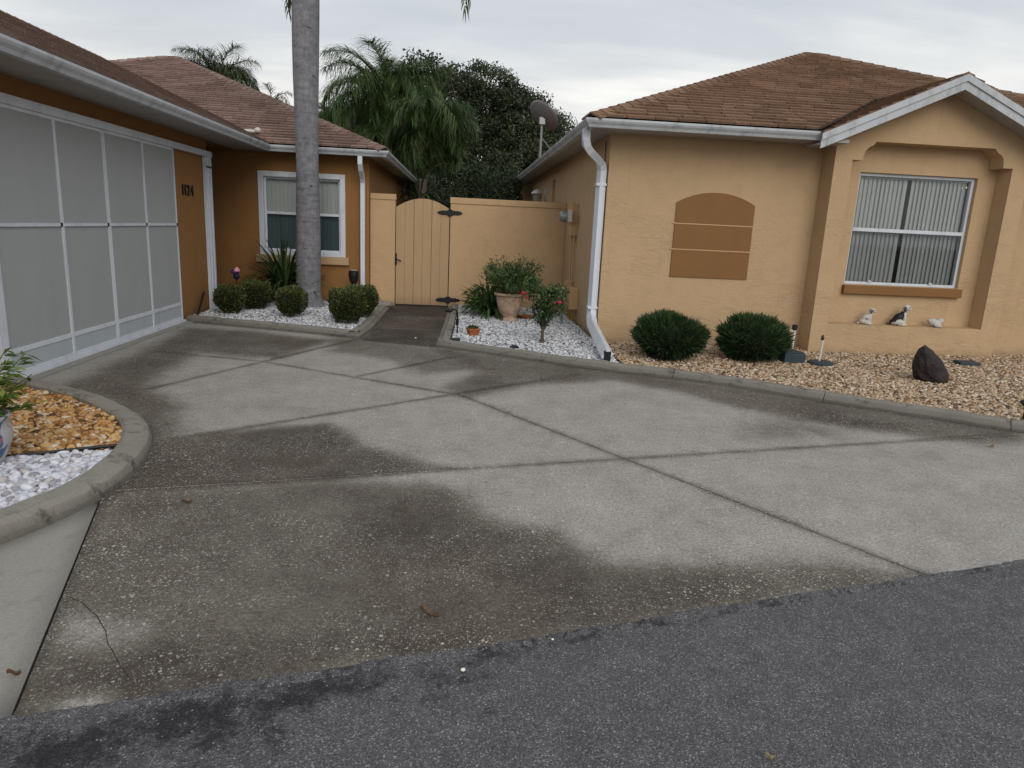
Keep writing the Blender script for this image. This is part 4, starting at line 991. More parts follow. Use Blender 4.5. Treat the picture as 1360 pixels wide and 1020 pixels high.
# garage screen
gs = thing('garage_screen', None, None); bpy.data.objects.remove(gs)
SX = -3.585
fy = [5.70, 6.65, 7.50, 8.37, 9.24]; zb, zk, zm, zt = .035, .245, 1.245, 2.165
gs = MB().box((SX-.035, 5.56, zt), (SX+.035, 10.53, zt+.075)).build('garage_screen', 'white_metal', lh, bevel=.004, label='white framed sliding screen across the garage opening')
MB().box((SX-.03, 5.6, 0.01), (SX+.03, 9.28, .034)).build('bottom_track', 'white_metal', gs)
for i in range(4):
    a, b = fy[i]+.002, fy[i+1]-.002; dx = -.002 if i % 2 else .002; X0, X1 = SX+dx-.012, SX+dx+.012
    MB().box((X0, a, zb), (X1, a+.021, zt)).box((X0, b-.021, zb), (X1, b, zt)).box((X0+.001, a+.021, zb), (X1-.001, b-.021, zb+.045)).box((X0+.001, a+.021, zk-.02), (X1-.001, b-.021, zk+.02)).box((X0+.001, a+.021, zm-.014), (X1+.006, b-.05, zm+.014)).box((X0+.001, a+.021, zt-.03), (X1-.001, b-.021, zt)).build('screen_frame', 'white_metal', gs, bevel=.002)
    for (p, q) in ((zk+.02, zm-.014), (zm+.014, zt-.03)):
        # slightly sagging fabric
        V = []; F = []; ny, nz = 10, 10
        for u in range(ny+1):
            for v in range(nz+1):
                yy = a+.021+(b-a-.042)*u/ny; zz_ = p+(q-p)*v/nz; e = math.sin(math.pi*u/ny)*math.sin(math.pi*v/nz)
                V.append((SX+dx+.004*e*math.sin(u*.9+v*.5+i*2)+.005*e, yy, zz_))
        for u in range(ny):
            for v in range(nz): k = u*(nz+1)+v; F.append((k, k+nz+1, k+nz+2, k+1))
        mk('screen_panel', V, F, 'screen_fabric', gs, smooth=True)
    MB().box((SX+dx-.002, a+.021, zb+.045), (SX+dx+.003, b-.021, zk-.02)).build('kick_panel', 'kick_metal', gs)
    MB().box((X1-.002, b-.045, zm-.016), (X1+.008, b-.021, zm+.018)).build('latch', 'black_iron', gs)
MB().box((SX-.02, 5.60, .03), (SX+.025, 5.696, zt)).build('jamb', 'white_metal', gs, bevel=.003)
jm = MB()
for k in range(4): jm.box((SX-.03+.001*k, 10.31+.055*k, .03), (SX+.012+.012*(k % 2), 10.31+.055*k+.046, zt))
jm.build('track_stack', 'downspout_white', gs, bevel=.003)
for z in (.17, 2.02): MB().box((SX+.02, 10.31, z), (SX+.030, 10.53, z+.02)).build('strap', 'dark_plastic', gs)
# house number
for i, ch in enumerate('1124'):
    cu = bpy.data.curves.new('digit', 'FONT'); cu.body = ch; cu.size = .19; cu.extrude = .006; cu.offset = .0015; cu.align_x = 'CENTER'
    tmp = bpy.data.objects.new('digit', cu); COL.objects.link(tmp); bpy.context.view_layer.update()
    me = bpy.data.meshes.new_from_object(tmp.evaluated_get(bpy.context.evaluated_depsgraph_get())); bpy.data.objects.remove(tmp)
    me.materials.clear(); me.materials.append(MATS['black_iron'])
    o = bpy.data.objects.new('house_number', me); COL.objects.link(o); o.parent = lh; o.rotation_euler = (math.radians(90), 0, math.radians(90))
    o.location = (GX+.012, (9.56, 9.645, 9.75, 9.875)[i], 1.62)

# ================================================================== garden wall and gate
fw_ = thing('garden_wall', 'tall tan stucco garden wall between the gate and the right house', 'wall', (0, 0, 0))
MB().box((-.195, 12.0, 0), (WX-.003, 12.15, 1.74)).build('wall_panel', 'tan_fence', fw_)
MB().box((-.205, 11.985, 1.742), (WX-.003, 12.165, 1.84)).build('coping', 'tan_fence', fw_, bevel=.006)
fs = thing('garden_wall', 'narrow tan wall pier between the gate and the orange house', 'wall')
MB().box((LX+.004, 12.0, 0), (-1.115, 12.15, 1.75)).build('wall_panel', 'tan_fence', fs)
MB().box((LX+.004, 11.985, 1.752), (-1.105, 12.165, 1.845)).build('coping', 'tan_fence', fs, bevel=.006)
gate = thing('garden_gate', 'arched tan plank gate with black hinges', 'gate', (-.655, 12.02, 0))
gw = (-.445, .445); nb = 6; pw = (gw[1]-gw[0])/nb
def gtop(x): return 1.64+.155*(1-(x/.445)**2)
for i in range(nb):
    a = gw[0]+pw*i+.0012; b = gw[0]+pw*(i+1)-.0012
    if i in (2, 4): a += .003
    pts = [(a, .025), (b, .025)]+[(b+(a-b)*k/6, gtop(b+(a-b)*k/6)) for k in range(7)]
    MB().prism([(x, -.012+random.uniform(-.002, .002), z) for x, z in pts], (0, .028, 0)).build('plank', 'tan_wood', gate, bevel=.002)
MB().box((gw[0]+.02, .02, .25), (gw[1]-.02, .05, .36)).box((gw[0]+.02, .02, 1.35), (gw[1]-.02, .05, 1.46)).build('rail', 'tan_wood', gate)
def hinge(z):
    m_ = MB()
    def disc(x, r, t): m_.lathe([(r, 0), (r*.9, t)], 14, (x, -.022, z), Matrix.Rotation(math.pi/2, 3, 'X'))
    disc(.452, .064, .016)
    for s_ in (-1, 1):
        for (dx, r, t) in ((.072, .040, .010), (.098, .024, .011), (.122, .040, .010), (.150, .020, .011), (.168, .030, .010), (.188, .014, .011)): disc(.452+s_*dx, r, t)
        m_.prism([(.452+s_*.18, -.030, z-.012), (.452+s_*.225, -.030, z), (.452+s_*.18, -.030, z+.012)], (0, .008, 0))
        m_.box((.452+min(s_*.02, s_*.19), -.0295, z-.010), (.452+max(s_*.02, s_*.19), -.020, z+.010))
    m_.build('hinge', 'black_iron', gate)
hinge(1.585); hinge(.125)
MB().box((-.458, -.034, .69), (-.425, -.020, .88)).tube([(-.44, -.03, .79), (-.44, -.06, .785), (-.35, -.062, .76)], .010, 6).build('latch', 'black_iron', gate)

# ================================================================== plants
def leaves(name, P, D, N, L, Wd, mat, parent, rnd=None, **kw):
    """one folded diamond per leaf"""
    P, D, N = (np.asarray(a, float) for a in (P, D, N)); n = len(P)
    D = D/np.linalg.norm(D, axis=1, keepdims=True); Sd_ = np.cross(D, N); Sd_ /= np.linalg.norm(Sd_, axis=1, keepdims=True)+1e-9; U = np.cross(Sd_, D)
    L = np.broadcast_to(L, n)[:, None]; Wd = np.broadcast_to(Wd, n)[:, None]
    V = np.stack([P, P+D*L*.45+Sd_*Wd*.5+U*Wd*.15, P+D*L, P+D*L*.45-Sd_*Wd*.5+U*Wd*.15], 1).reshape(-1, 3)
    F = (np.array([[0, 1, 2], [0, 2, 3]])[None]+np.arange(n)[:, None, None]*4).reshape(-1, 3)
    r = rng.uniform(0, 1, n) if rnd is None else rnd
    return mk(name, V, F, mat, parent, rnd=np.repeat(r, 4), **kw)
def straps(name, P, D, L, Wd, droop, mat, parent, segs=5, rnd=None, taper=1.0, **kw):
    P, D = np.asarray(P, float), np.asarray(D, float); n = len(P); D = D/np.linalg.norm(D, axis=1, keepdims=True)
    L = np.broadcast_to(L, n).astype(float); Wd = np.broadcast_to(Wd, n).astype(float); droop = np.broadcast_to(droop, n).astype(float)
    S_ = np.cross(D, [0, 0, 1]); nn = np.linalg.norm(S_, axis=1, keepdims=True); S_ = np.where(nn > 1e-3, S_/np.maximum(nn, 1e-3), [1, 0, 0])
    pts = []; p = P.copy(); d = D.copy()
    for k in range(segs+1):
        t = k/segs; w = Wd*(np.sin(math.pi*min(1, (t*.85+.15)))**.6 if taper else 1)*(1 if k < segs else .05)
        pts += [p-S_*w[:, None]*.5, p+S_*w[:, None]*.5]
        p = p+d*(L/segs)[:, None]; d = d+np.array([0, 0, -1])*(droop/segs)[:, None]; d /= np.linalg.norm(d, axis=1, keepdims=True)
    V = np.stack(pts, 1); m = 2*(segs+1); f = np.array([[2*k, 2*k+1, 2*k+3, 2*k+2] for k in range(segs)])
    F = (f[None]+np.arange(n)[:, None, None]*m).reshape(-1, 4)
    r = rng.uniform(0, 1, n) if rnd is None else rnd
    return mk(name, V.reshape(-1, 3), F, mat, parent, rnd=np.repeat(r, m), **kw)
def sph(n):
    v = rng.normal(size=(n, 3)); return v/np.linalg.norm(v, axis=1, keepdims=True)

def boxwood(x, y, r, h, label, rx=1.0):
    t = thing('boxwood_shrub', label, 'shrub', (x, y, .04), group='clipped boxwoods in the left bed')
    MB().ball((0, 0, h*.52), (r*.80*rx, r*.80, h*.42), 14, 10).build('inner_shade_ball', 'foliage_shade', t)  # solid dark ball, painted as the shade between the leaves
    d = sph(int(4200*(r/.2)**2)); d = d[d[:, 2] > -.85]
    prof = np.where(np.abs(d[:, 2]) < 1, (1-np.abs(d[:, 2])**3.2)**(1/3.2), 0)/np.maximum(np.hypot(d[:, 0], d[:, 1]), .05)
    lump = 1+.07*np.sin(d[:, 0]*7+x*5)+.07*np.sin(d[:, 1]*6+y*9)+rng.normal(0, .045, len(d))
    narrow = np.interp(d[:, 2], [-1, -.2, .5, 1], [.55, .95, 1.03, 1.0])
    P = np.stack([d[:, 0]*prof*narrow*r*rx*lump*.9, d[:, 1]*prof*narrow*r*lump*.9, h*.52+d[:, 2]*h*.46*lump], 1)
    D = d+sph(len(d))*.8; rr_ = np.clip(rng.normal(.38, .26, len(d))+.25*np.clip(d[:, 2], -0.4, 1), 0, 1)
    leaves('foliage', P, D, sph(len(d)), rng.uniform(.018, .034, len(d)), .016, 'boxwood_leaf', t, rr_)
    e = sph(110); e = e[e[:, 2] > -.1]; leaves('shoots', np.stack([e[:, 0]*r*rx*.98, e[:, 1]*r*.98, h*.52+e[:, 2]*h*.48], 1), e+[0, 0, .5], sph(len(e)), rng.uniform(.03, .055, len(e)), .014, 'boxwood_leaf', t, rng.uniform(.5, 1, len(e)), kind='stuff')
    MB().tube([(0, 0, -.04), (0.01, 0, h*.4)], .018, 6).build('stem', 'bark', t)
boxwood(-3.20, 9.92, .20, .39, 'small round boxwood nearest the garage track')
boxwood(-3.02, 10.50, .22, .41, 'boxwood behind the one nearest the garage, before the dark wall')
boxwood(-2.33, 9.80, .205, .41, 'flat topped boxwood just in front of the palm trunk')
boxwood(-1.49, 9.35, .25, .47, 'largest boxwood at the corner of the kerb by the path')
boxwood(-1.40, 10.05, .235, .45, 'yellowish boxwood behind the corner one beside the white downspout')

def needle_shrub(x, y, r, h, label):
    t = thing('round_shrub', label, 'shrub', (x, y, .03), group='dark round shrubs before the tan wall')
    MB().ball((0, 0, h*.5), (r*.82, r*.82, h*.44), 16, 10).build('inner_shade_ball', 'foliage_shade', t)  # dark filler ball, inner shade of the shrub put into its colour
    d = sph(9500); d = d[d[:, 2] > -.8]; d = d[(np.sin(d[:, 0]*9+x*7)*np.sin(d[:, 1]*8+x)*np.sin(d[:, 2]*9+x*3) < rng.uniform(.05, 1, len(d)))]
    narrow = np.interp(d[:, 2], [-1, -.4, .2, 1], [.7, .93, 1.0, 1.0]); q1, q2, q3 = rng.uniform(0, 6, 3); lump = 1+.07*np.sin(d[:, 0]*4+q1)+.06*np.sin(d[:, 1]*5+q2)+.05*np.sin(d[:, 2]*8+q3+d[:, 0]*6)+rng.normal(0, .055, len(d))
    P = np.stack([d[:, 0]*r*narrow*lump*.86, d[:, 1]*r*narrow*lump*.86, h*.5+d[:, 2]*h*.46*lump], 1)
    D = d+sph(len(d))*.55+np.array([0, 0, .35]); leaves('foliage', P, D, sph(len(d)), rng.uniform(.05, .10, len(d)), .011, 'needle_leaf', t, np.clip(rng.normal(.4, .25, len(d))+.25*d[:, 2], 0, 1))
    e = sph(150); e = e[e[:, 2] > -.2]; leaves('shoots', np.stack([e[:, 0]*r*.9, e[:, 1]*r*.9, h*.5+e[:, 2]*h*.47], 1), e+sph(len(e))*.4+[0, 0, .6], sph(len(e)), rng.uniform(.09, .15, len(e)), .011, 'needle_leaf', t, kind='stuff')
    MB().tube([(0, 0, -.04), (0, 0.01, h*.5)], .02, 6).build('stem', 'bark', t)
needle_shrub(2.37, 7.60, .415, .49, 'dark bristly ball shrub nearer the downspout')
needle_shrub(3.37, 7.64, .42, .485, 'dark bristly ball shrub nearer the bay window')

# strap leaved clump under the left window
t = thing('strap_leaf_plant', 'dark arching strap leaved clump under the left window', 'plant', (-2.80, 11.35, .08))
n = 230; a = rng.uniform(0, 6.28, n); e = rng.uniform(.5, 1.45, n)
straps('foliage', np.c_[np.cos(a)*.06, np.sin(a)*.06, rng.uniform(0, .25, n)], np.c_[np.cos(a)*np.cos(e), np.sin(a)*np.cos(e), np.sin(e)], rng.uniform(.60, 1.02, n), .034, rng.uniform(.9, 2.8, n), 'strap_leaf', t, 7)
MB().tube([(0, 0, -.03), (0, 0, .25)], .04, 8).build('stem', 'bark', t)
# green plant left of the urn
t = thing('fern_plant', 'arching green leafy plant left of the clay urn', 'plant', (.46, 10.75, .03))
n = 150; a = rng.uniform(0, 6.28, n); e = rng.uniform(.7, 1.5, n)
straps('frond', np.c_[np.cos(a)*.05, np.sin(a)*.05, np.zeros(n)], np.c_[np.cos(a)*np.cos(e), np.sin(a)*np.cos(e), np.sin(e)], rng.uniform(.45, .88, n), .030, rng.uniform(1.4, 2.8, n), 'fern_leaf', t, 6)
m_ = 900; a = rng.uniform(0, 6.28, m_); rr_ = rng.uniform(.05, .38, m_); P = np.c_[np.cos(a)*rr_, np.sin(a)*rr_, .12+rng.uniform(0, .42, m_)*(1-rr_)]
leaves('foliage', P, np.c_[np.cos(a), np.sin(a), rng.uniform(-1, .4, m_)], sph(m_), rng.uniform(.07, .14, m_), .022, 'fern_leaf', t)
# clay urn with a wiry plant
ux, uy = .74, 10.25
t = thing('urn', 'large weathered clay urn holding a wiry plant', 'flower pot', (ux, uy, .03))
MB().lathe([(.13, 0), (.135, .03), (.10, .055), (.095, .075), (.13, .11), (.165, .18), (.19, .27), (.205, .37), (.212, .385), (.235, .39), (.24, .41), (.232, .425), (.19, .425), (.18, .38), (.14, .36)], 32).build('bowl', 'clay_pot', t, smooth=True)
MB().lathe([(.18, .375), (.001, .385)], 16).build('potting_soil', 'soil', t)
t = thing('wiry_plant', 'wiry grey green shrub growing out of the clay urn', 'plant', (ux, uy, .41))
mb = MB(); tips = []
for k in range(74):
    a = random.uniform(0, 6.28); sp = random.uniform(.1, .50); hh = random.uniform(.16, .58)*(1-.45*sp)
    p1 = np.array([math.cos(a)*sp*.5, math.sin(a)*sp*.5, hh*.6]); p2 = np.array([math.cos(a)*sp, math.sin(a)*sp, hh])
    mb.tube([(0, 0, -.03), p1*.5+np.array([0, 0, .04]), p1, p2], [.004, .003, .0025, .0015], 4)
    for q in range(14): w_ = random.random(); tips.append((p1*(1-w_)+p2*w_ if w_ > .0 else p1, a))
mb.build('stem', 'green_stem', t)
P = np.array([q[0] for q in tips])+rng.normal(0, .02, (len(tips), 3)); P = np.repeat(P, 5, 0)+rng.normal(0, .022, (len(tips)*5, 3))
D = P*[1.2, 1.2, .6]+sph(len(P))*.5+np.array([0, 0, .15]); leaves('foliage', P, D, sph(len(P)), rng.uniform(.035, .075, len(P)), .013, 'sprig_leaf', t)
P2 = P[::3]+rng.normal(0, .05, (len(P[::3]), 3)); leaves('foliage', P2, sph(len(P2)), sph(len(P2)), .05, .018, 'fern_leaf', t)
# rose bush
rx_, ry_ = g2(720, 457, .03)
t = thing('rose_bush', 'small multi stemmed bush with two red flowers in white gravel', 'shrub', (rx_, ry_, .03))
mb = MB(); ends = []
mb.tube([(0, 0, -.02), (-.005, 0, .12), (.0, 0, .2)], [.026, .02, .019], 8)
for k, (a, sp, hh) in enumerate(((2.9, .16, .45), (0.3, .17, .42), (1.5, .12, .5), (4.4, .12, .48), (3.4, .06, .55), (5.6, .14, .45), (2.2, .15, .5))):
    p = np.array([math.cos(a)*sp, math.sin(a)*sp, hh]); mb.tube([(0, 0, .16), p*[.35, .35, .62], p*[.8, .8, .85], p], [.014, .010, .007, .004], 6); ends.append(p)
    for b_ in range(2):
        q = p*[.8, .8, .85]; e_ = q+np.array([random.uniform(-.08, .08), random.uniform(-.08, .08), random.uniform(.04, .12)]); mb.tube([q, e_], [.005, .003], 5); ends.append(e_)
mb.build('stem', 'bark', t)
n = 1700; d = sph(n); d[:, 2] = np.abs(d[:, 2])*1.0-.45*rng.uniform(0, 1, n); rr_ = rng.uniform(.45, 1, n)**.6
cl_ = rng.normal(0, 1, (26, 3))*[.12, .12, .11]+[0, 0, .50]; k_ = rng.integers(0, 26, n); P = cl_[k_]+rng.normal(0, .038, (n, 3)); P[:, 2] = np.maximum(P[:, 2], .24); leaves('foliage', P, d+sph(n)*.8, sph(n)*.5+[0, 0, 1], rng.uniform(.035, .06, n), rng.uniform(.022, .036, n), 'rose_leaf', t)
def flower(parent, c, r, mat):
    mb = MB()
    for k in range(14):
        a = k*2.4; tl = .3+.9*k/14; c_ = np.array(c)+np.array([math.cos(a)*math.sin(tl), math.sin(a)*math.sin(tl), math.cos(tl)*.7])*r*.6
        M_ = Euler((0, tl, a)).to_matrix(); mb.ball(c_, (r*.42, r*.42, r*.12), 7, 4, M_)
    mb.ball(c, r*.5, 8, 6); mb.build('flower', mat, parent, smooth=True)
def loc_on(px_, py_, yy, base): p = on_y(px_, py_, yy); return tuple(p-np.array(base))
flower(t, loc_on(695, 390, ry_-.05, (rx_, ry_, .03)), .042, 'red_petal'); flower(t, loc_on(743, 402, ry_-.22, (rx_, ry_, .03)), .036, 'pink_petal'); flower(t, loc_on(700, 395, ry_-.12, (rx_, ry_, .03)), .028, 'red_petal')
# small pots and lights in the white bed
bx, by = g2(628, 447, .03)
t = thing('small_pot', 'small square terracotta pot with succulents', 'flower pot', (bx, by, .03), .3)
mb = MB().add([(-.05, -.05, 0), (.05, -.05, 0), (.05, .05, 0), (-.05, .05, 0), (-.07, -.07, .10), (.07, -.07, .10), (.07, .07, .10), (-.07, .07, .10)], [(0, 3, 2, 1), (4, 5, 6, 7), (0, 1, 5, 4), (1, 2, 6, 5), (2, 3, 7, 6), (3, 0, 4, 7)]); mb.box((-.076, -.076, .085), (.076, .076, .108)); mb.build('pot_body', 'terracotta', t, bevel=.004)
n = 90; d = sph(n); d[:, 2] = abs(d[:, 2]); leaves('foliage', d*[.045, .045, .01]+[0, 0, .105], d+[0, 0, .6], sph(n), .04, .016, 'sprig_leaf', t)
def spot(px_, py_, label, h=.26):
    x, y = g2(px_, py_, .03); t = thing('path_light', label, 'path light', (x, y, .03), -.6, 'low black path lights')
    MB().tube([(0, 0, -.03), (0, 0, h)], .010, 6).build('stake', 'black_iron', t)
    MB().lathe([(.012, 0), (.035, .02), (.055, .04), (.008, .085)], 12, (0, 0, h-.01)).build('shade', 'black_iron', t)
    return t
# black curved path light at the kerb, beside the gate
x, y = g2(607, 440, .07); t = thing('path_light', 'black hooked path light on the kerb beside the gate', 'path light', (x, y, .03))
MB().tube([(0, 0, 0), (0, 0, .28), (-.01, 0, .31), (-.05, 0, .325), (-.10, 0, .32)], .011, 6).build('stake', 'black_iron', t)
MB().lathe([(.02, 0), (.05, .015), (.055, .03), (.012, .055)], 12, (-.11, 0, .28)).build('shade', 'black_iron', t)
MB().lathe([(.018, .12), (.022, .20)], 8).build('socket', 'black_iron', t)
x, y = g2(745, 432, .03)
t = thing('garden_stake', 'thin dark stake standing near the phone boxes', 'stake', (x, y, .02)); MB().tube([(0, 0, -.02), (0, 0, .22)], .020, 8).build('sleeve', 'steel', t); MB().tube([(0, 0, .2), (0, 0, .55)], .012, 6).build('rod', 'dark_plastic', t)
mk('clay_saucer', *[(lambda m: (m.V, m.F))(MB().lathe([(.10, 0), (.13, .035), (.12, .035), (.09, .012)], 18))][0], 'terracotta', None, loc=(1.03, 10.55, .05), label='dark clay saucer behind the urn', cat='saucer')
x, y = g2(683, 461, .05)
for (px_, py_, lb) in ((683, 462, 'black uplight sunk in the white gravel near the rose'), (606, 452, 'flat dark fitting in the gravel behind the kerb corner')):
    x, y = g2(px_, py_, .05); mk('ground_light', *[(lambda m: (m.V, m.F))(MB().lathe([(.05, 0), (.055, .02), (.03, .035)], 14))][0], 'dark_plastic', None, loc=(x, y, .045), label=lb, cat='uplight')
# lantern shaped light behind the large boxwood
t = thing('path_light', 'black cup shaped light standing before the orange wall', 'path light', (-1.72, 11.45, .03))
MB().tube([(0, 0, 0), (0, 0, .36)], .014, 6).build('stake', 'black_iron', t); MB().lathe([(.03, .34), (.07, .40), (.085, .50), (.08, .56), (.06, .575)], 16).build('shade', 'black_iron', t); MB().lathe([(.078, .555), (.05, .585)], 16).build('lens', 'lamp_glass', t)
# pink and violet glass garden ornament
x, y = -3.40, 10.9; t = thing('garden_ornament', 'pink and violet glass flower ornament on a stake by the dark alcove', 'ornament', (x, y, .03))
MB().tube([(0, 0, 0), (0, 0, .42)], .007, 6).build('stake', 'black_iron', t); MB().ball((0, 0, .45), (.05, .05, .05), 10, 8).build('leaf_cup', 'navy', t); MB().ball((-.02, 0, .52), (.065, .06, .04), 10, 8).build('petal', 'violet_glass', t); MB().lathe([(.05, .53), (.045, .56), (.005, .60)], 12, (.015, -.02, 0)).build('blossom', 'pink_glass', t)
# dark stick leaning on the garage pier
p0 = on_x(262, 420, -3.5); p1 = on_x(271, 388, -3.60)
MB().tube([p0, p1], .012, 6).build('leaning_stick', 'black_iron', label='short dark stick leaning on the orange garage pier', cat='stick')
# brick / concrete block at the end of the left bed
MB().box((-.13, -.08, 0), (.13, .08, .06)).build('paving_block', 'kerb_concrete', label='pale loose block at the back corner of the boxwood bed', cat='block', loc=(-1.24, 11.5, .05), bevel=.01)

# right bed objects
def rock():
    import bmesh
    bm = bmesh.new(); bmesh.ops.create_icosphere(bm, subdivisions=4, radius=1)
    from mathutils import noise as nz
    for v in bm.verts:
        c = v.co.copy(); d = 1+.20*nz.noise(c*1.3+Vector((5, 2, 1)))+.08*nz.noise(c*3.5)
        c = Vector((round(c.x*3.2)/3.2*.25+c.x*.75, c.y, c.z))*d
        z = c.z; v.co = Vector((c.x*.155*(1.08-.30*z-.12*z*z)-.085*z, c.y*.13*(1.1-.25*z), .15+(z if z < 0 else z**.9)*.23))
    me = bpy.data.meshes.new('boulder'); bm.to_mesh(me); bm.free(); me.materials.append(MATS['dark_rock'])
    o = bpy.data.objects.new('boulder', me); COL.objects.link(o)
    x, y = g2(1238, 508, .04); o.location = (x, y+.08, .02); tag(o, 'dark upright boulder standing in the tan gravel', 'rock')
    for p in me.polygons: p.use_smooth = False
rock()
x, y = g2(1045, 480, .03); t = thing('irrigation_box', 'dark green square valve box half hidden by the shrub', 'valve box', (x, y, .03), .1)
MB().box((-.13, -.16, -.02), (.13, .16, .12)).build('box_body', 'utility_green', t, bevel=.01); MB().box((-.11, -.14, .121), (.11, .14, .135)).build('lid', 'utility_green', t, bevel=.006)
x, y = g2(1092, 486, .03); t = thing('irrigation_box', 'round dark green valve cover with a white riser pipe', 'valve box', (x, y+.05, .03))
MB().lathe([(.145, -.02), (.14, .035), (.12, .045)], 24).build('lid', 'utility_green', t, smooth=False)
t2 = thing('sprinkler_riser', 'thin white riser pipe with a black nozzle on the round cover', 'sprinkler', (x, y+.08, .075)); MB().tube([(0, 0, 0), (.01, 0, .24)], .011, 8).build('riser', 'pvc', t2); MB().lathe([(.014, .24), (.02, .26), (.008, .30)], 8).build('nozzle', 'dark_plastic', t2)
x, y = g2(1288, 487, .03); t = thing('irrigation_box', 'low flat grey green box in the gravel under the bay corner', 'valve box', (x, y+.06, .03), -.1); MB().box((-.12, -.08, -.02), (.12, .08, .055)).build('lid', 'utility_green', t, bevel=.008)
x, y = 4.22, 8.38; t = thing('sprinkler_riser', 'white pipe with dark sprinkler head in the wall corner', 'sprinkler', (x, y, .03))
MB().tube([(0, 0, 0), (.01, 0, .28)], .014, 8).build('riser', 'pvc', t); MB().lathe([(.015, .27), (.034, .29), (.034, .335), (.02, .345)], 12).build('nozzle', 'dark_plastic', t); MB().tube([(0, 0, .26), (-.12, 0, .27)], .012, 6).build('branch', 'pvc', t)
x, y = g2(1359, 560, .03); t = spot(1359, 558, 'black path light at the right edge behind the kerb', .12)

# dog figurines
def fig(name, parts, colour, label, loc, rz, group='dog figurines on the bay ledge', voxel=.006, sc=1.0):
    mb = MB()
    for c, r, e in parts: mb.ball(c, r, 14, 10, Euler(e).to_matrix())
    tmp = mb.build(name, 'painted_figurine'); m = tmp.modifiers.new('r', 'REMESH'); m.mode = 'VOXEL'; m.voxel_size = voxel
    s2 = tmp.modifiers.new('s', 'SMOOTH'); s2.iterations = 3
    bpy.context.view_layer.update(); dg = bpy.context.evaluated_depsgraph_get(); me = bpy.data.meshes.new_from_object(tmp.evaluated_get(dg))
    bpy.data.objects.remove(tmp)
    co = np.array([v.co[:] for v in me.vertices]); at = me.attributes.new('rnd', 'FLOAT', 'POINT'); at.data.foreach_set('value', colour(co).astype(np.float32))
    for p in me.polygons: p.use_smooth = True
    o = bpy.data.objects.new(name, me); COL.objects.link(o); o.location = loc; o.rotation_euler = (0, 0, rz); o.scale = (sc, sc, sc); tag(o, label, 'figurine', group); return o
# sitting dog faces +X
sit = [((-.01, 0, .075), (.055, .05, .075), (0, .5, 0)), ((-.035, 0, .04), (.06, .058, .042), (0, 0, 0)), ((.035, 0, .12), (.04, .04, .05), (0, .2, 0)), ((.05, 0, .165), (.03, .03, .04), (0, .2, 0)), ((.065, 0, .205), (.042, .038, .038), (0, 0, 0)), ((.10, 0, .193), (.026, .02, .018), (0, .2, 0)),
       ((.048, .034, .19), (.016, .012, .034), (.2, 0, 0)), ((.048, -.034, .19), (.016, .012, .034), (-.2, 0, 0)), ((.055, .025, .065), (.016, .016, .065), (0, 0, 0)), ((.055, -.025, .065), (.016, .016, .065), (0, 0, 0)), ((.07, .025, .012), (.026, .016, .012), (0, 0, 0)), ((.07, -.025, .012), (.026, .016, .012), (0, 0, 0)),
       ((.0, .045, .035), (.045, .022, .034), (0, 0, 0)), ((.0, -.045, .035), (.045, .022, .034), (0, 0, 0)), ((.035, -.05, .012), (.03, .015, .012), (0, 0, 0)), ((.035, .05, .012), (.03, .015, .012), (0, 0, 0)), ((-.10, 0, .015), (.035, .012, .012), (0, 0, 0))]
dd_ = lambda co, c, r: np.linalg.norm((co-np.array(c))/np.array(r), axis=1) < 1
def col2(co):
    r = np.zeros(len(co)); back = (co[:, 0] < .035) & (co[:, 2] < .165) & (co[:, 2] > .05+0.2*(co[:, 0]+.02)) & ~dd_(co, (.0, -.05, .03), (.055, .03, .045)); r[back] = 1
    r[dd_(co, (.03, -.04, .19), (.03, .03, .035))] = .5; r[dd_(co, (.127, 0, .197), (.012, .012, .012))] = 1; r[dd_(co, (.085, -.036, .21), (.01, .012, .01))] = 1; r[co[:, 0] < -.085] = 1
    return r
def col1(co):
    r = np.zeros(len(co)); r[dd_(co, (.05, -.045, .195), (.032, .026, .036))] = .5; r[dd_(co, (-.0, -.05, .08), (.03, .02, .025))] = .45; r[dd_(co, (.127, 0, .197), (.012, .014, .012))] = 1; r[dd_(co, (.088, -.036, .205), (.008, .012, .008))] = 1; r[co[:, 0] < -.12] = .8
    return r
LZ = .402
fig('dog_figurine', sit, col1, 'white sitting dog figurine with grey ears, leftmost on the ledge', (5.19, 8.47, LZ), -.25, sc=.88)
fig('dog_figurine', sit, col2, 'black and white sitting dog figurine, middle of the ledge', (5.63, 8.47, LZ), -.2, sc=1.12)
lie = [((0, 0, .045), (.085, .05, .042), (0, 0, 0)), ((-.04, 0, .06), (.05, .05, .045), (0, 0, 0)), ((.055, 0, .07), (.042, .045, .04), (0, 0, 0)), ((0, -.04, .03), (.045, .03, .028), (0, 0, 0)), ((-.01, -.065, .015), (.035, .02, .014), (0, 0, 0)), ((.03, -.06, .012), (.02, .02, .012), (0, 0, 0)), ((.085, .01, .085), (.025, .02, .02), (0, 0, 0)), ((-.08, 0, .075), (.022, .03, .02), (0, 0, 0))]
fig('dog_figurine', lie, lambda co: np.where(dd_(co, (-.01, -.08, .02), (.03, .02, .012)), .4, .1), 'small white lying dog figurine, rightmost on the ledge', (6.12, 8.46, LZ), 0, sc=1.05)

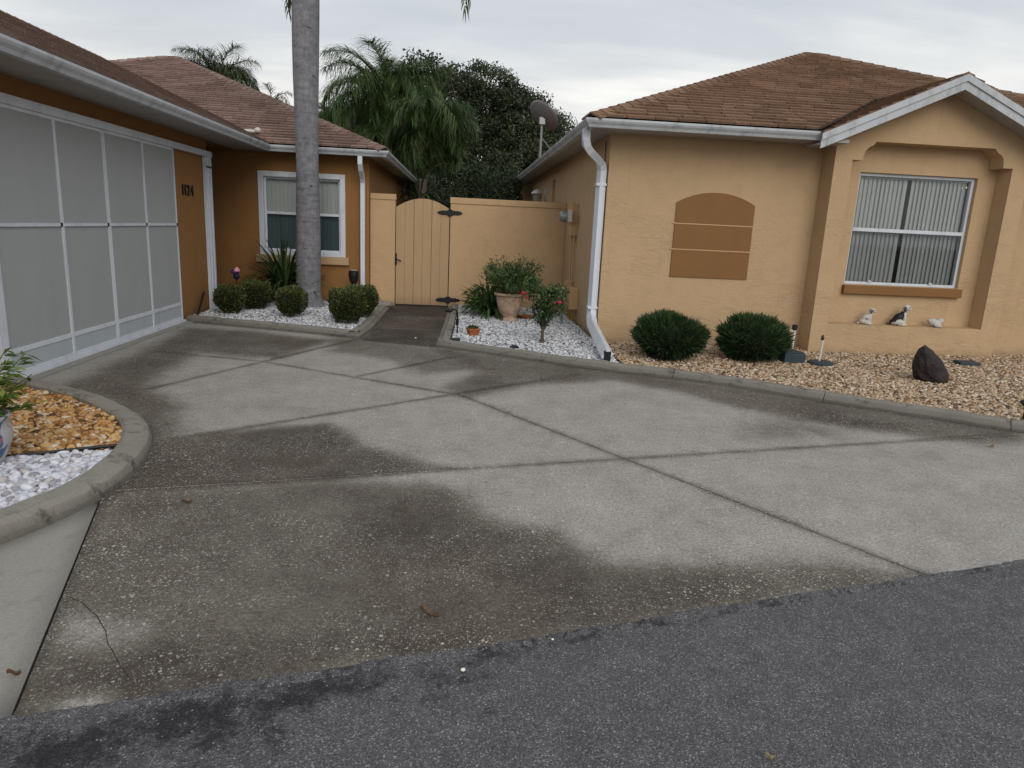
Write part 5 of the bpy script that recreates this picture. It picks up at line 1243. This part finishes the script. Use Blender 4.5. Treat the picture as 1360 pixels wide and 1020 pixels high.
# potted plant at the left edge
px_, py_ = -2.50, 3.86
px_, py_ = g2(-28, 618, .06)
t = thing('glazed_pot', 'glazed pot with blue pattern at the left edge', 'flower pot', (px_, py_, .05))
MB().lathe([(.10, 0), (.105, .02), (.14, .08), (.165, .16), (.165, .21), (.15, .25), (.16, .262), (.165, .28), (.15, .285), (.135, .25)], 28).build('bowl', 'glazed_pot', t, smooth=True)
MB().lathe([(.14, .245), (.001, .25)], 14).build('potting_soil', 'soil', t)
t = thing('leafy_plant', 'bright green leafy shrub growing from the glazed pot', 'shrub', (px_, py_, .29))
mb = MB(); P = []; D = []
for k in range(44):
    a = random.uniform(0, 6.28); sp = random.uniform(.06, .31); hh = random.uniform(.05, .37); p = np.array([math.cos(a)*sp, math.sin(a)*sp, hh]); mb.tube([(0, 0, -.03), p*[.5, .5, .6], p], [.006, .004, .003], 5)
    for q in range(15):
        w_ = random.uniform(.35, 1); b_ = p*[.5+.5*w_]*3 if False else p*w_; P.append(b_); an = a+random.uniform(-1.6, 1.6); D.append((math.cos(an), math.sin(an), random.uniform(-.6, .5)))
mb.build('stem', 'green_stem', t)
P = np.array(P); D = np.array(D); leaves('foliage', P, D, np.tile([0, 0, 1.], (len(P), 1))+rng.normal(0, .3, (len(P), 3)), rng.uniform(.055, .10, len(P)), rng.uniform(.022, .034, len(P)), 'shrub_leaf', t)

# litter
def dead_leaf(px_, py_, L, label, mat='dead_leaf', rz=0., z=.004):
    x, y = g2(px_, py_); V = []; F = []
    for k in range(7):
        s_ = k/6; w = .20*math.sin(math.pi*min(.97, s_*.9+.06))
        zc = .010*math.sin(s_*5+1)+.006
        V += [(L*(s_-.5), -L*w, zc+.012*L/.08), (L*(s_-.5), 0, zc-.003), (L*(s_-.5), L*w, zc+.010)]
    for k in range(6):
        for j in range(2): q = k*3+j; F.append((q, q+3, q+4, q+1))
    o = mk('fallen_leaf', V, F, mat, None, loc=(x, y, z), label=label, cat='leaf', group='litter on the driveway and road', rnd=.4); o.rotation_euler = (0, 0, rz)
dead_leaf(570, 817, .075, 'curled brown dead leaf on the front slab', rz=-.4)
dead_leaf(248, 669, .05, 'small grey brown dead leaf near the curved kerb', rz=.9)
dead_leaf(1023, 1007, .035, 'tiny tan leaf on the asphalt at the bottom', 'dry_leaf', .2, -.004)
dead_leaf(1317, 594, .07, 'pale yellow leaf near the right kerb', 'dry_leaf', .6)
dead_leaf(19, 898, .035, 'dark twig like leaf on the pale pavement slab', 'dead_leaf', .7)
for px_, py_, r, lb in ((615, 889, .008, 'round white pebble lying on the dark asphalt'), (734, 848, .005, 'small white pebble at the edge of the driveway'), (552, 449, .012, 'white pebble on the driveway before the path')):
    x, y = g2(px_, py_); mk('pebble', *[(lambda m: (m.V, m.F))(MB().ball((0, 0, 0), (r, r*.9, r*.7), 10, 7))][0], 'white_stone', None, smooth=True, loc=(x, y, r*.6-.006), label=lb, cat='pebble')
def litter(poly, n, z, label):
    xs = [p[0] for p in poly]; ys_ = [p[1] for p in poly]; Q = np.c_[rng.uniform(min(xs), min(max(xs), 6.5), n), rng.uniform(min(ys_), max(ys_), n)]; Q = Q[inside(Q, poly)]; m_ = len(Q); a = rng.uniform(0, 6.28, m_)
    leaves('leaf_litter', np.c_[Q, np.full(m_, z)+rng.uniform(0, .012, m_)], np.c_[np.cos(a), np.sin(a), rng.normal(0, .18, m_)], np.c_[rng.normal(0, .3, (m_, 2)), np.ones(m_)], rng.uniform(.02, .055, m_), rng.uniform(.008, .02, m_), 'dead_leaf', None, kind='stuff', label=label, cat='leaf litter')
litter(bedT, 420, .046, 'small brown dead leaves scattered over the tan gravel'); litter(bedR, 70, .05, 'few brown leaf bits on the white chips beside the gate'); litter(bedL, 90, .05, 'few brown leaf bits on the white chips under the boxwoods')
# loose crumbs of aggregate along the road edge
n = 260; u_ = rng.uniform(-.4, 4.6, n); v_ = rng.normal(-.02, .05, n); P = np.array([r0+ru*a+rn*b for a, b in zip(u_, v_)])
B, F = octa(0); sc = rng.uniform(.0015, .005, n); V = (B[None]*sc[:, None, None]*rng.uniform(.7, 1.2, (n, 6, 1)))+np.c_[P, np.full(n, -.003)][:, None]
mk('grit', V.reshape(-1, 3), (F[None]+np.arange(n)[:, None, None]*6).reshape(-1, 3), 'asphalt', None, kind='stuff', label='loose grit along the road edge', cat='grit', rnd=np.repeat(rng.uniform(0, 1, n), 6))

# ================================================================== palms and trees
def frond_mesh(name, L=2.6, e0=.7, bend=1.9, nl=70, ll=.55, mat='palm_leaf', seed=0, droop=2.4, wid=.018, dry=0.):
    R = np.random.default_rng(seed); N = 22; p = np.zeros(3); e = e0; pts = []; tn = []
    for k in range(N+1):
        pts.append(p.copy()); d = np.array([math.cos(e), 0, math.sin(e)]); tn.append(d); p = p+d*L/N; e -= bend/N*(0.5+1.0*k/N)
    pts = np.array(pts); tn = np.array(tn)
    s = np.repeat(np.linspace(.14, .995, nl), 2); f = s*N; i = np.minimum(f.astype(int), N-1); w = (f-i)[:, None]
    P = pts[i]*(1-w)+pts[i+1]*w; T = tn[i]; sd_ = np.tile([1., -1.], nl)
    ang = R.uniform(.45, 1.3, 2*nl); D = T*np.cos(ang)[:, None]+np.array([0, 1., 0])*(sd_*np.sin(ang))[:, None]+np.array([0, 0, 1.])*R.uniform(-.6, .75, (2*nl, 1))
    le = ll*np.sin(np.pi*np.clip(s*.82+.12, 0, 1))**.6*R.uniform(.8, 1.15, 2*nl)
    segs = 4; n = 2*nl; Sx = np.cross(D, [0, 0, 1.]); Sx /= np.linalg.norm(Sx, axis=1, keepdims=True)+1e-6; q = P.copy(); D /= np.linalg.norm(D, axis=1, keepdims=True); out = []
    for k in range(segs+1):
        ww = wid*(1, 1, .8, .5, .06)[k]; out += [q-Sx*ww*.5, q+Sx*ww*.5]; q = q+D*(le/segs)[:, None]; D = D+np.array([0, 0, -1.])*droop/segs; D /= np.linalg.norm(D, axis=1, keepdims=True)
    V = np.stack(out, 1).reshape(-1, 3); m = 2*(segs+1); ff = np.array([[2*k, 2*k+1, 2*k+3, 2*k+2] for k in range(segs)]); F = (ff[None]+np.arange(n)[:, None, None]*m).reshape(-1, 4)
    mb = MB().tube(pts[::3], list(np.linspace(.022, .005, len(pts[::3]))), 5); k = len(V); V = np.vstack([V, mb.V]); FL = [tuple(a) for a in F]+[tuple(j+k for j in f_) for f_ in mb.F]
    rn_ = np.r_[np.repeat(np.clip(R.normal(.45+dry, .22, n), 0, 1), m), np.full(len(mb.V), .9)]
    me_o = mk(name, V, FL, mat, rnd=rn_); me = me_o.data; bpy.data.objects.remove(me_o); return me
def palm(label, base, trunk, crown, fronds, mat='palm_leaf', es=(1.35, 1.05, .75, .35, -.15), scale=1., group=None, seed=0, L=2.6, nfr=22, dense=70, ll=.55, lo=-.5, bark='palm_trunk', trunk_label=None):
    t = thing('palm_tree', label, 'palm tree', base, group=group)
    MB().tube([p for p, r in trunk], [r for p, r in trunk], 20).build('trunk', bark, t, smooth=True)
    R = random.Random(seed); ms = [frond_mesh('frond', L, e, 1.9+.45*i, dense, ll, mat, seed*10+i, 1.5+.5*(i % 3)) for i, e in enumerate(es)]
    for k in range(nfr):
        w = k/nfr; i = min(4, int(w*5)); o = bpy.data.objects.new('frond', ms[i]); COL.objects.link(o); o.parent = t; o.location = crown
        o.rotation_euler = (R.uniform(-.12, .12), R.uniform(-.12, .12), k*2.399+R.uniform(-.25, .25)); s_ = R.uniform(.82, 1.08); o.scale = (s_, s_, s_)
    for (rz, e, sc_) in fronds:
        o = bpy.data.objects.new('frond', ms[4]); COL.objects.link(o); o.parent = t; o.location = crown; o.rotation_euler = (0, e, rz); o.scale = (sc_,)*3
    return t
# tall palm by the left window
def flare(z): return .176+.11*math.exp(-z/.13)+.012*math.sin(z*2.1)
tr = [((0, 0, -.05), .30)]+[((.01*math.sin(z*1.3)+.012*z, 0, z), flare(z)+(.02 if z > 3.6 else 0)*min(1, (z-3.6))) for z in (.0, .05, .1, .16, .24, .36, .5, .8, 1.2, 1.7, 2.2, 2.8, 3.4, 3.8, 4.2, 4.6, 5.2, 5.8, 6.4, 6.8)]
palm('tall queen palm with smooth grey ringed trunk before the left window', (-2.375, 11.09, .02), tr, (.08, 0, 6.8), [], seed=3, L=2.7, nfr=20)
# low hanging frond tips that reach into the picture: same tree, so children of it
pt = [o for o in bpy.data.objects if o.name.startswith('palm_tree')][0]
fm = frond_mesh('frond', 3.1, .25, 2.6, 70, .5, 'palm_leaf', 55, 2.2)
fm2 = frond_mesh('frond', 2.5, -1.37, .22, 60, .45, 'palm_leaf_far', 56, 1.5, .02); fm = frond_mesh('frond', 4.0, -.20, 1.6, 90, .5, 'palm_leaf', 55, 2.2)
for (rz, sc_, fmm) in ((3.0, 1, fm2), (-.45, 1, fm)):
    o = bpy.data.objects.new('frond', fmm); COL.objects.link(o); o.parent = pt; o.location = (.08, 0, 6.75); o.rotation_euler = (0, 0, rz); o.scale = (sc_,)*3
# queen palms behind the fence
def q(px_, py_, y): p = on_y(px_, py_, y); return (float(p[0]), y, float(p[2]))
def backpalm(label, cx_, cy_, y, L, nfr, seed, mat='palm_leaf', dense=120, ll=.75, r=.16, es=(1.3, 1.0, .65, .25, -.3)):
    c = q(cx_, cy_, y); h = c[2]
    return palm(label, (c[0], y, -.05), [((0, 0, 0), r*1.3), ((.02, 0, h*.3), r), ((0, 0, h), r*.9)], (0, 0, h+.05), [], mat, seed=seed, L=L, nfr=nfr, dense=dense, ll=ll, es=es, group='palms behind the houses')
backpalm('broad drooping queen palm filling the gap between the roofs', 512, 140, 21.0, 2.25, 46, 5, ll=.85, dense=130, es=(1.3, 1.0, .65, .2, -.3))
backpalm('lower queen palm leaning out at the right of the broad one', 572, 172, 19.0, 1.5, 32, 6, ll=.7, es=(1.2, .9, .5, .1, -.4))
backpalm('palm whose feathery top rises left of the broad one', 455, 175, 26.0, 1.7, 34, 7, ll=.9)
backpalm('shaggy lower palm just right of the left roof corner', 500, 205, 20.0, 1.3, 36, 12, ll=.8, es=(1.1, .7, .3, -.1, -.6))
backpalm('feathery upright palm rising above the left roof', 290, 122, 28.0, 2.1, 36, 8, 'palm_leaf_far', 90, .75, es=(1.42, 1.25, 1.05, .8, .5))
backpalm('small ragged palm tip just above the roof ridge by the trunk', 362, 142, 30.0, 1.2, 12, 10, 'palm_leaf_far', 44, .5, es=(1.3, 1.1, .8, .6, .3))

def tree(label, base, blobs, trunk_r, nclump, per, leaf, mat, cat='tree', name='oak_tree', group='trees behind the garden wall', spread=.42):
    t = thing(name, label, cat, base, group=group)
    C = []; tot = sum(b[1][0]*b[1][1]*b[1][2] for b in blobs)
    for c, r in blobs:
        k = max(6, int(nclump*r[0]*r[1]*r[2]/tot)); d = sph(k)*rng.uniform(.45, 1.0, (k, 1))**.5; C.append(d*r+np.array(c))
    C = np.concatenate(C); n = len(C)*per
    cs = rng.uniform(.6, 1.25, len(C))*spread
    P = np.repeat(C, per, 0)+np.clip(rng.normal(0, 1, (n, 3)), -1.7, 1.7)*np.repeat(cs, per)[:, None]*[.55, .55, .38]
    shade = np.repeat(np.clip(rng.normal(.42, .2, len(C)), 0, 1), per)
    leaves('crown', P, sph(n)+[0, 0, -.1], sph(n), leaf*rng.uniform(.7, 1.3, n), leaf*.5, mat, t, np.clip(shade+rng.normal(0, .18, n), 0, 1))
    mb = MB(); top = np.mean(C, 0); mb.tube([(0, 0, -.2), (.05, 0, top[2]*.35), (top[0]*.4, top[1]*.4, top[2]*.6)], [trunk_r*1.3, trunk_r, trunk_r*.8], 8)
    for k in range(0, len(C), max(1, len(C)//70)):
        c = C[k]; s0 = np.array([top[0]*.3, top[1]*.3, top[2]*random.uniform(.35, .6)]); m_ = (s0+c)/2+np.array([0, 0, random.uniform(-.2, .4)]); mb.tube([s0, m_, c], [trunk_r*.4, trunk_r*.2, .015], 5)
    mb.build('trunk', 'bark', t)
    return t
def Bq(px_, py_, y, base): p = q(px_, py_, y); return (p[0]-base[0], p[1]-base[1], p[2])
b = (1.2, 29.0, 0)
tree('large dark evergreen oak behind the fence, left of the dish', b,
     [(Bq(600, 130, 29, b), (1.7, 1.6, 1.1)), (Bq(645, 125, 29, b), (1.6, 1.6, 1.2)), (Bq(690, 175, 29, b), (1.7, 1.6, 1.5)), (Bq(620, 200, 29, b), (2.4, 2., 1.7)), (Bq(680, 230, 28, b), (2.2, 1.8, 1.5)), (Bq(590, 250, 28, b), (2.4, 1.8, 1.4)), (Bq(655, 158, 29, b), (2.1, 1.6, 1.4))], .3, 900, 95, .115, 'oak_leaf', spread=.36)
b = (4.6, 33., 0)
tree('smaller oak whose top shows right of the satellite dish', b, [(Bq(725, 215, 33, b), (1.8, 1.4, 1.4)), (Bq(738, 180, 33, b), (1.1, 1., 1.0)), (Bq(700, 185, 33, b), (1.8, 1.4, 1.6))], .2, 330, 80, .115, 'oak_leaf', spread=.36)
b = (2.8, 38., 0)
tree('distant treetop just above the right roof corner', b, [(Bq(842, 145, 38, (10.5, 38, 0)), (.5, .5, .35))], .1, 14, 60, .1, 'oak_leaf') if False else None
b = (-3.5, 27., 0)
tree('dark tree behind the queen palms near the left roof', b, [(Bq(470, 215, 27, b), (1.8, 1.4, 1.5)), (Bq(530, 250, 26, b), (2.0, 1.4, 1.4)), (Bq(560, 105, 30, b), (1.2, 1.2, .9)), (Bq(520, 180, 28, b), (2., 1.4, 1.4))], .22, 330, 70, .16, 'hedge_leaf')
# tall hedge right behind the garden wall gap
t = thing('hedge', 'dense dark hedge filling the gap behind the gate', 'hedge', (0, 18.4, 0))
n = 17000; P = np.c_[rng.uniform(-1.42, 1.5, n), rng.uniform(-.55, .55, n), rng.uniform(.2, 2.62, n)+rng.normal(0, .10, n)]; P[:, 2] *= 1+.12*np.sin(P[:, 0]*2.3)+.06*np.sin(P[:, 0]*6)
leaves('foliage', P, sph(n), sph(n), rng.uniform(.06, .12, n), .045, 'hedge_leaf', t)
MB().box((-1.40, -.12, 0), (1.5, .12, 2.0)).build('stem_mass', 'bark', t)
# dry arching blades above the left house eave
t = thing('strap_leaf_plant', 'dry pale arching blades behind the left house eave', 'plant', (-1.0, 17.0, 0))
rs = ((-.25, 2.5, .9, 1.2), (.02, 2.5, .85, 2.2), (.1, 2.35, 1.0, 2.6), (.25, 2.1, 1.0, 2.8), (.35, 1.95, .8, 2.6), (.05, 2.6, .6, 2.0), (.3, 1.6, .9, 2.2), (-.1, 2.2, 1.0, 2.4))
P = [(x, 0, z) for x, z, l, d_ in rs]; D = [(.35+.5*max(0, x), 0, 1) for x, z, l, d_ in rs]
straps('foliage', P, D, [r_[2]*1.1 for r_ in rs], .05, [r_[3] for r_ in rs], 'dry_leaf', t, 8)
MB().tube([(0, 0, 0), (.05, 0, 2.4)], .10, 8).build('stem', 'bark', t)
n = 120; a = rng.uniform(0, 6.28, n); e = rng.uniform(.2, 1.4, n); straps('foliage', np.c_[np.cos(a)*.1, np.sin(a)*.1, rng.uniform(1.2, 2.1, n)], np.c_[np.cos(a)*np.cos(e), np.sin(a)*np.cos(e), np.sin(e)], rng.uniform(.4, .8, n), .05, 1.8, 'strap_leaf', t, 5)
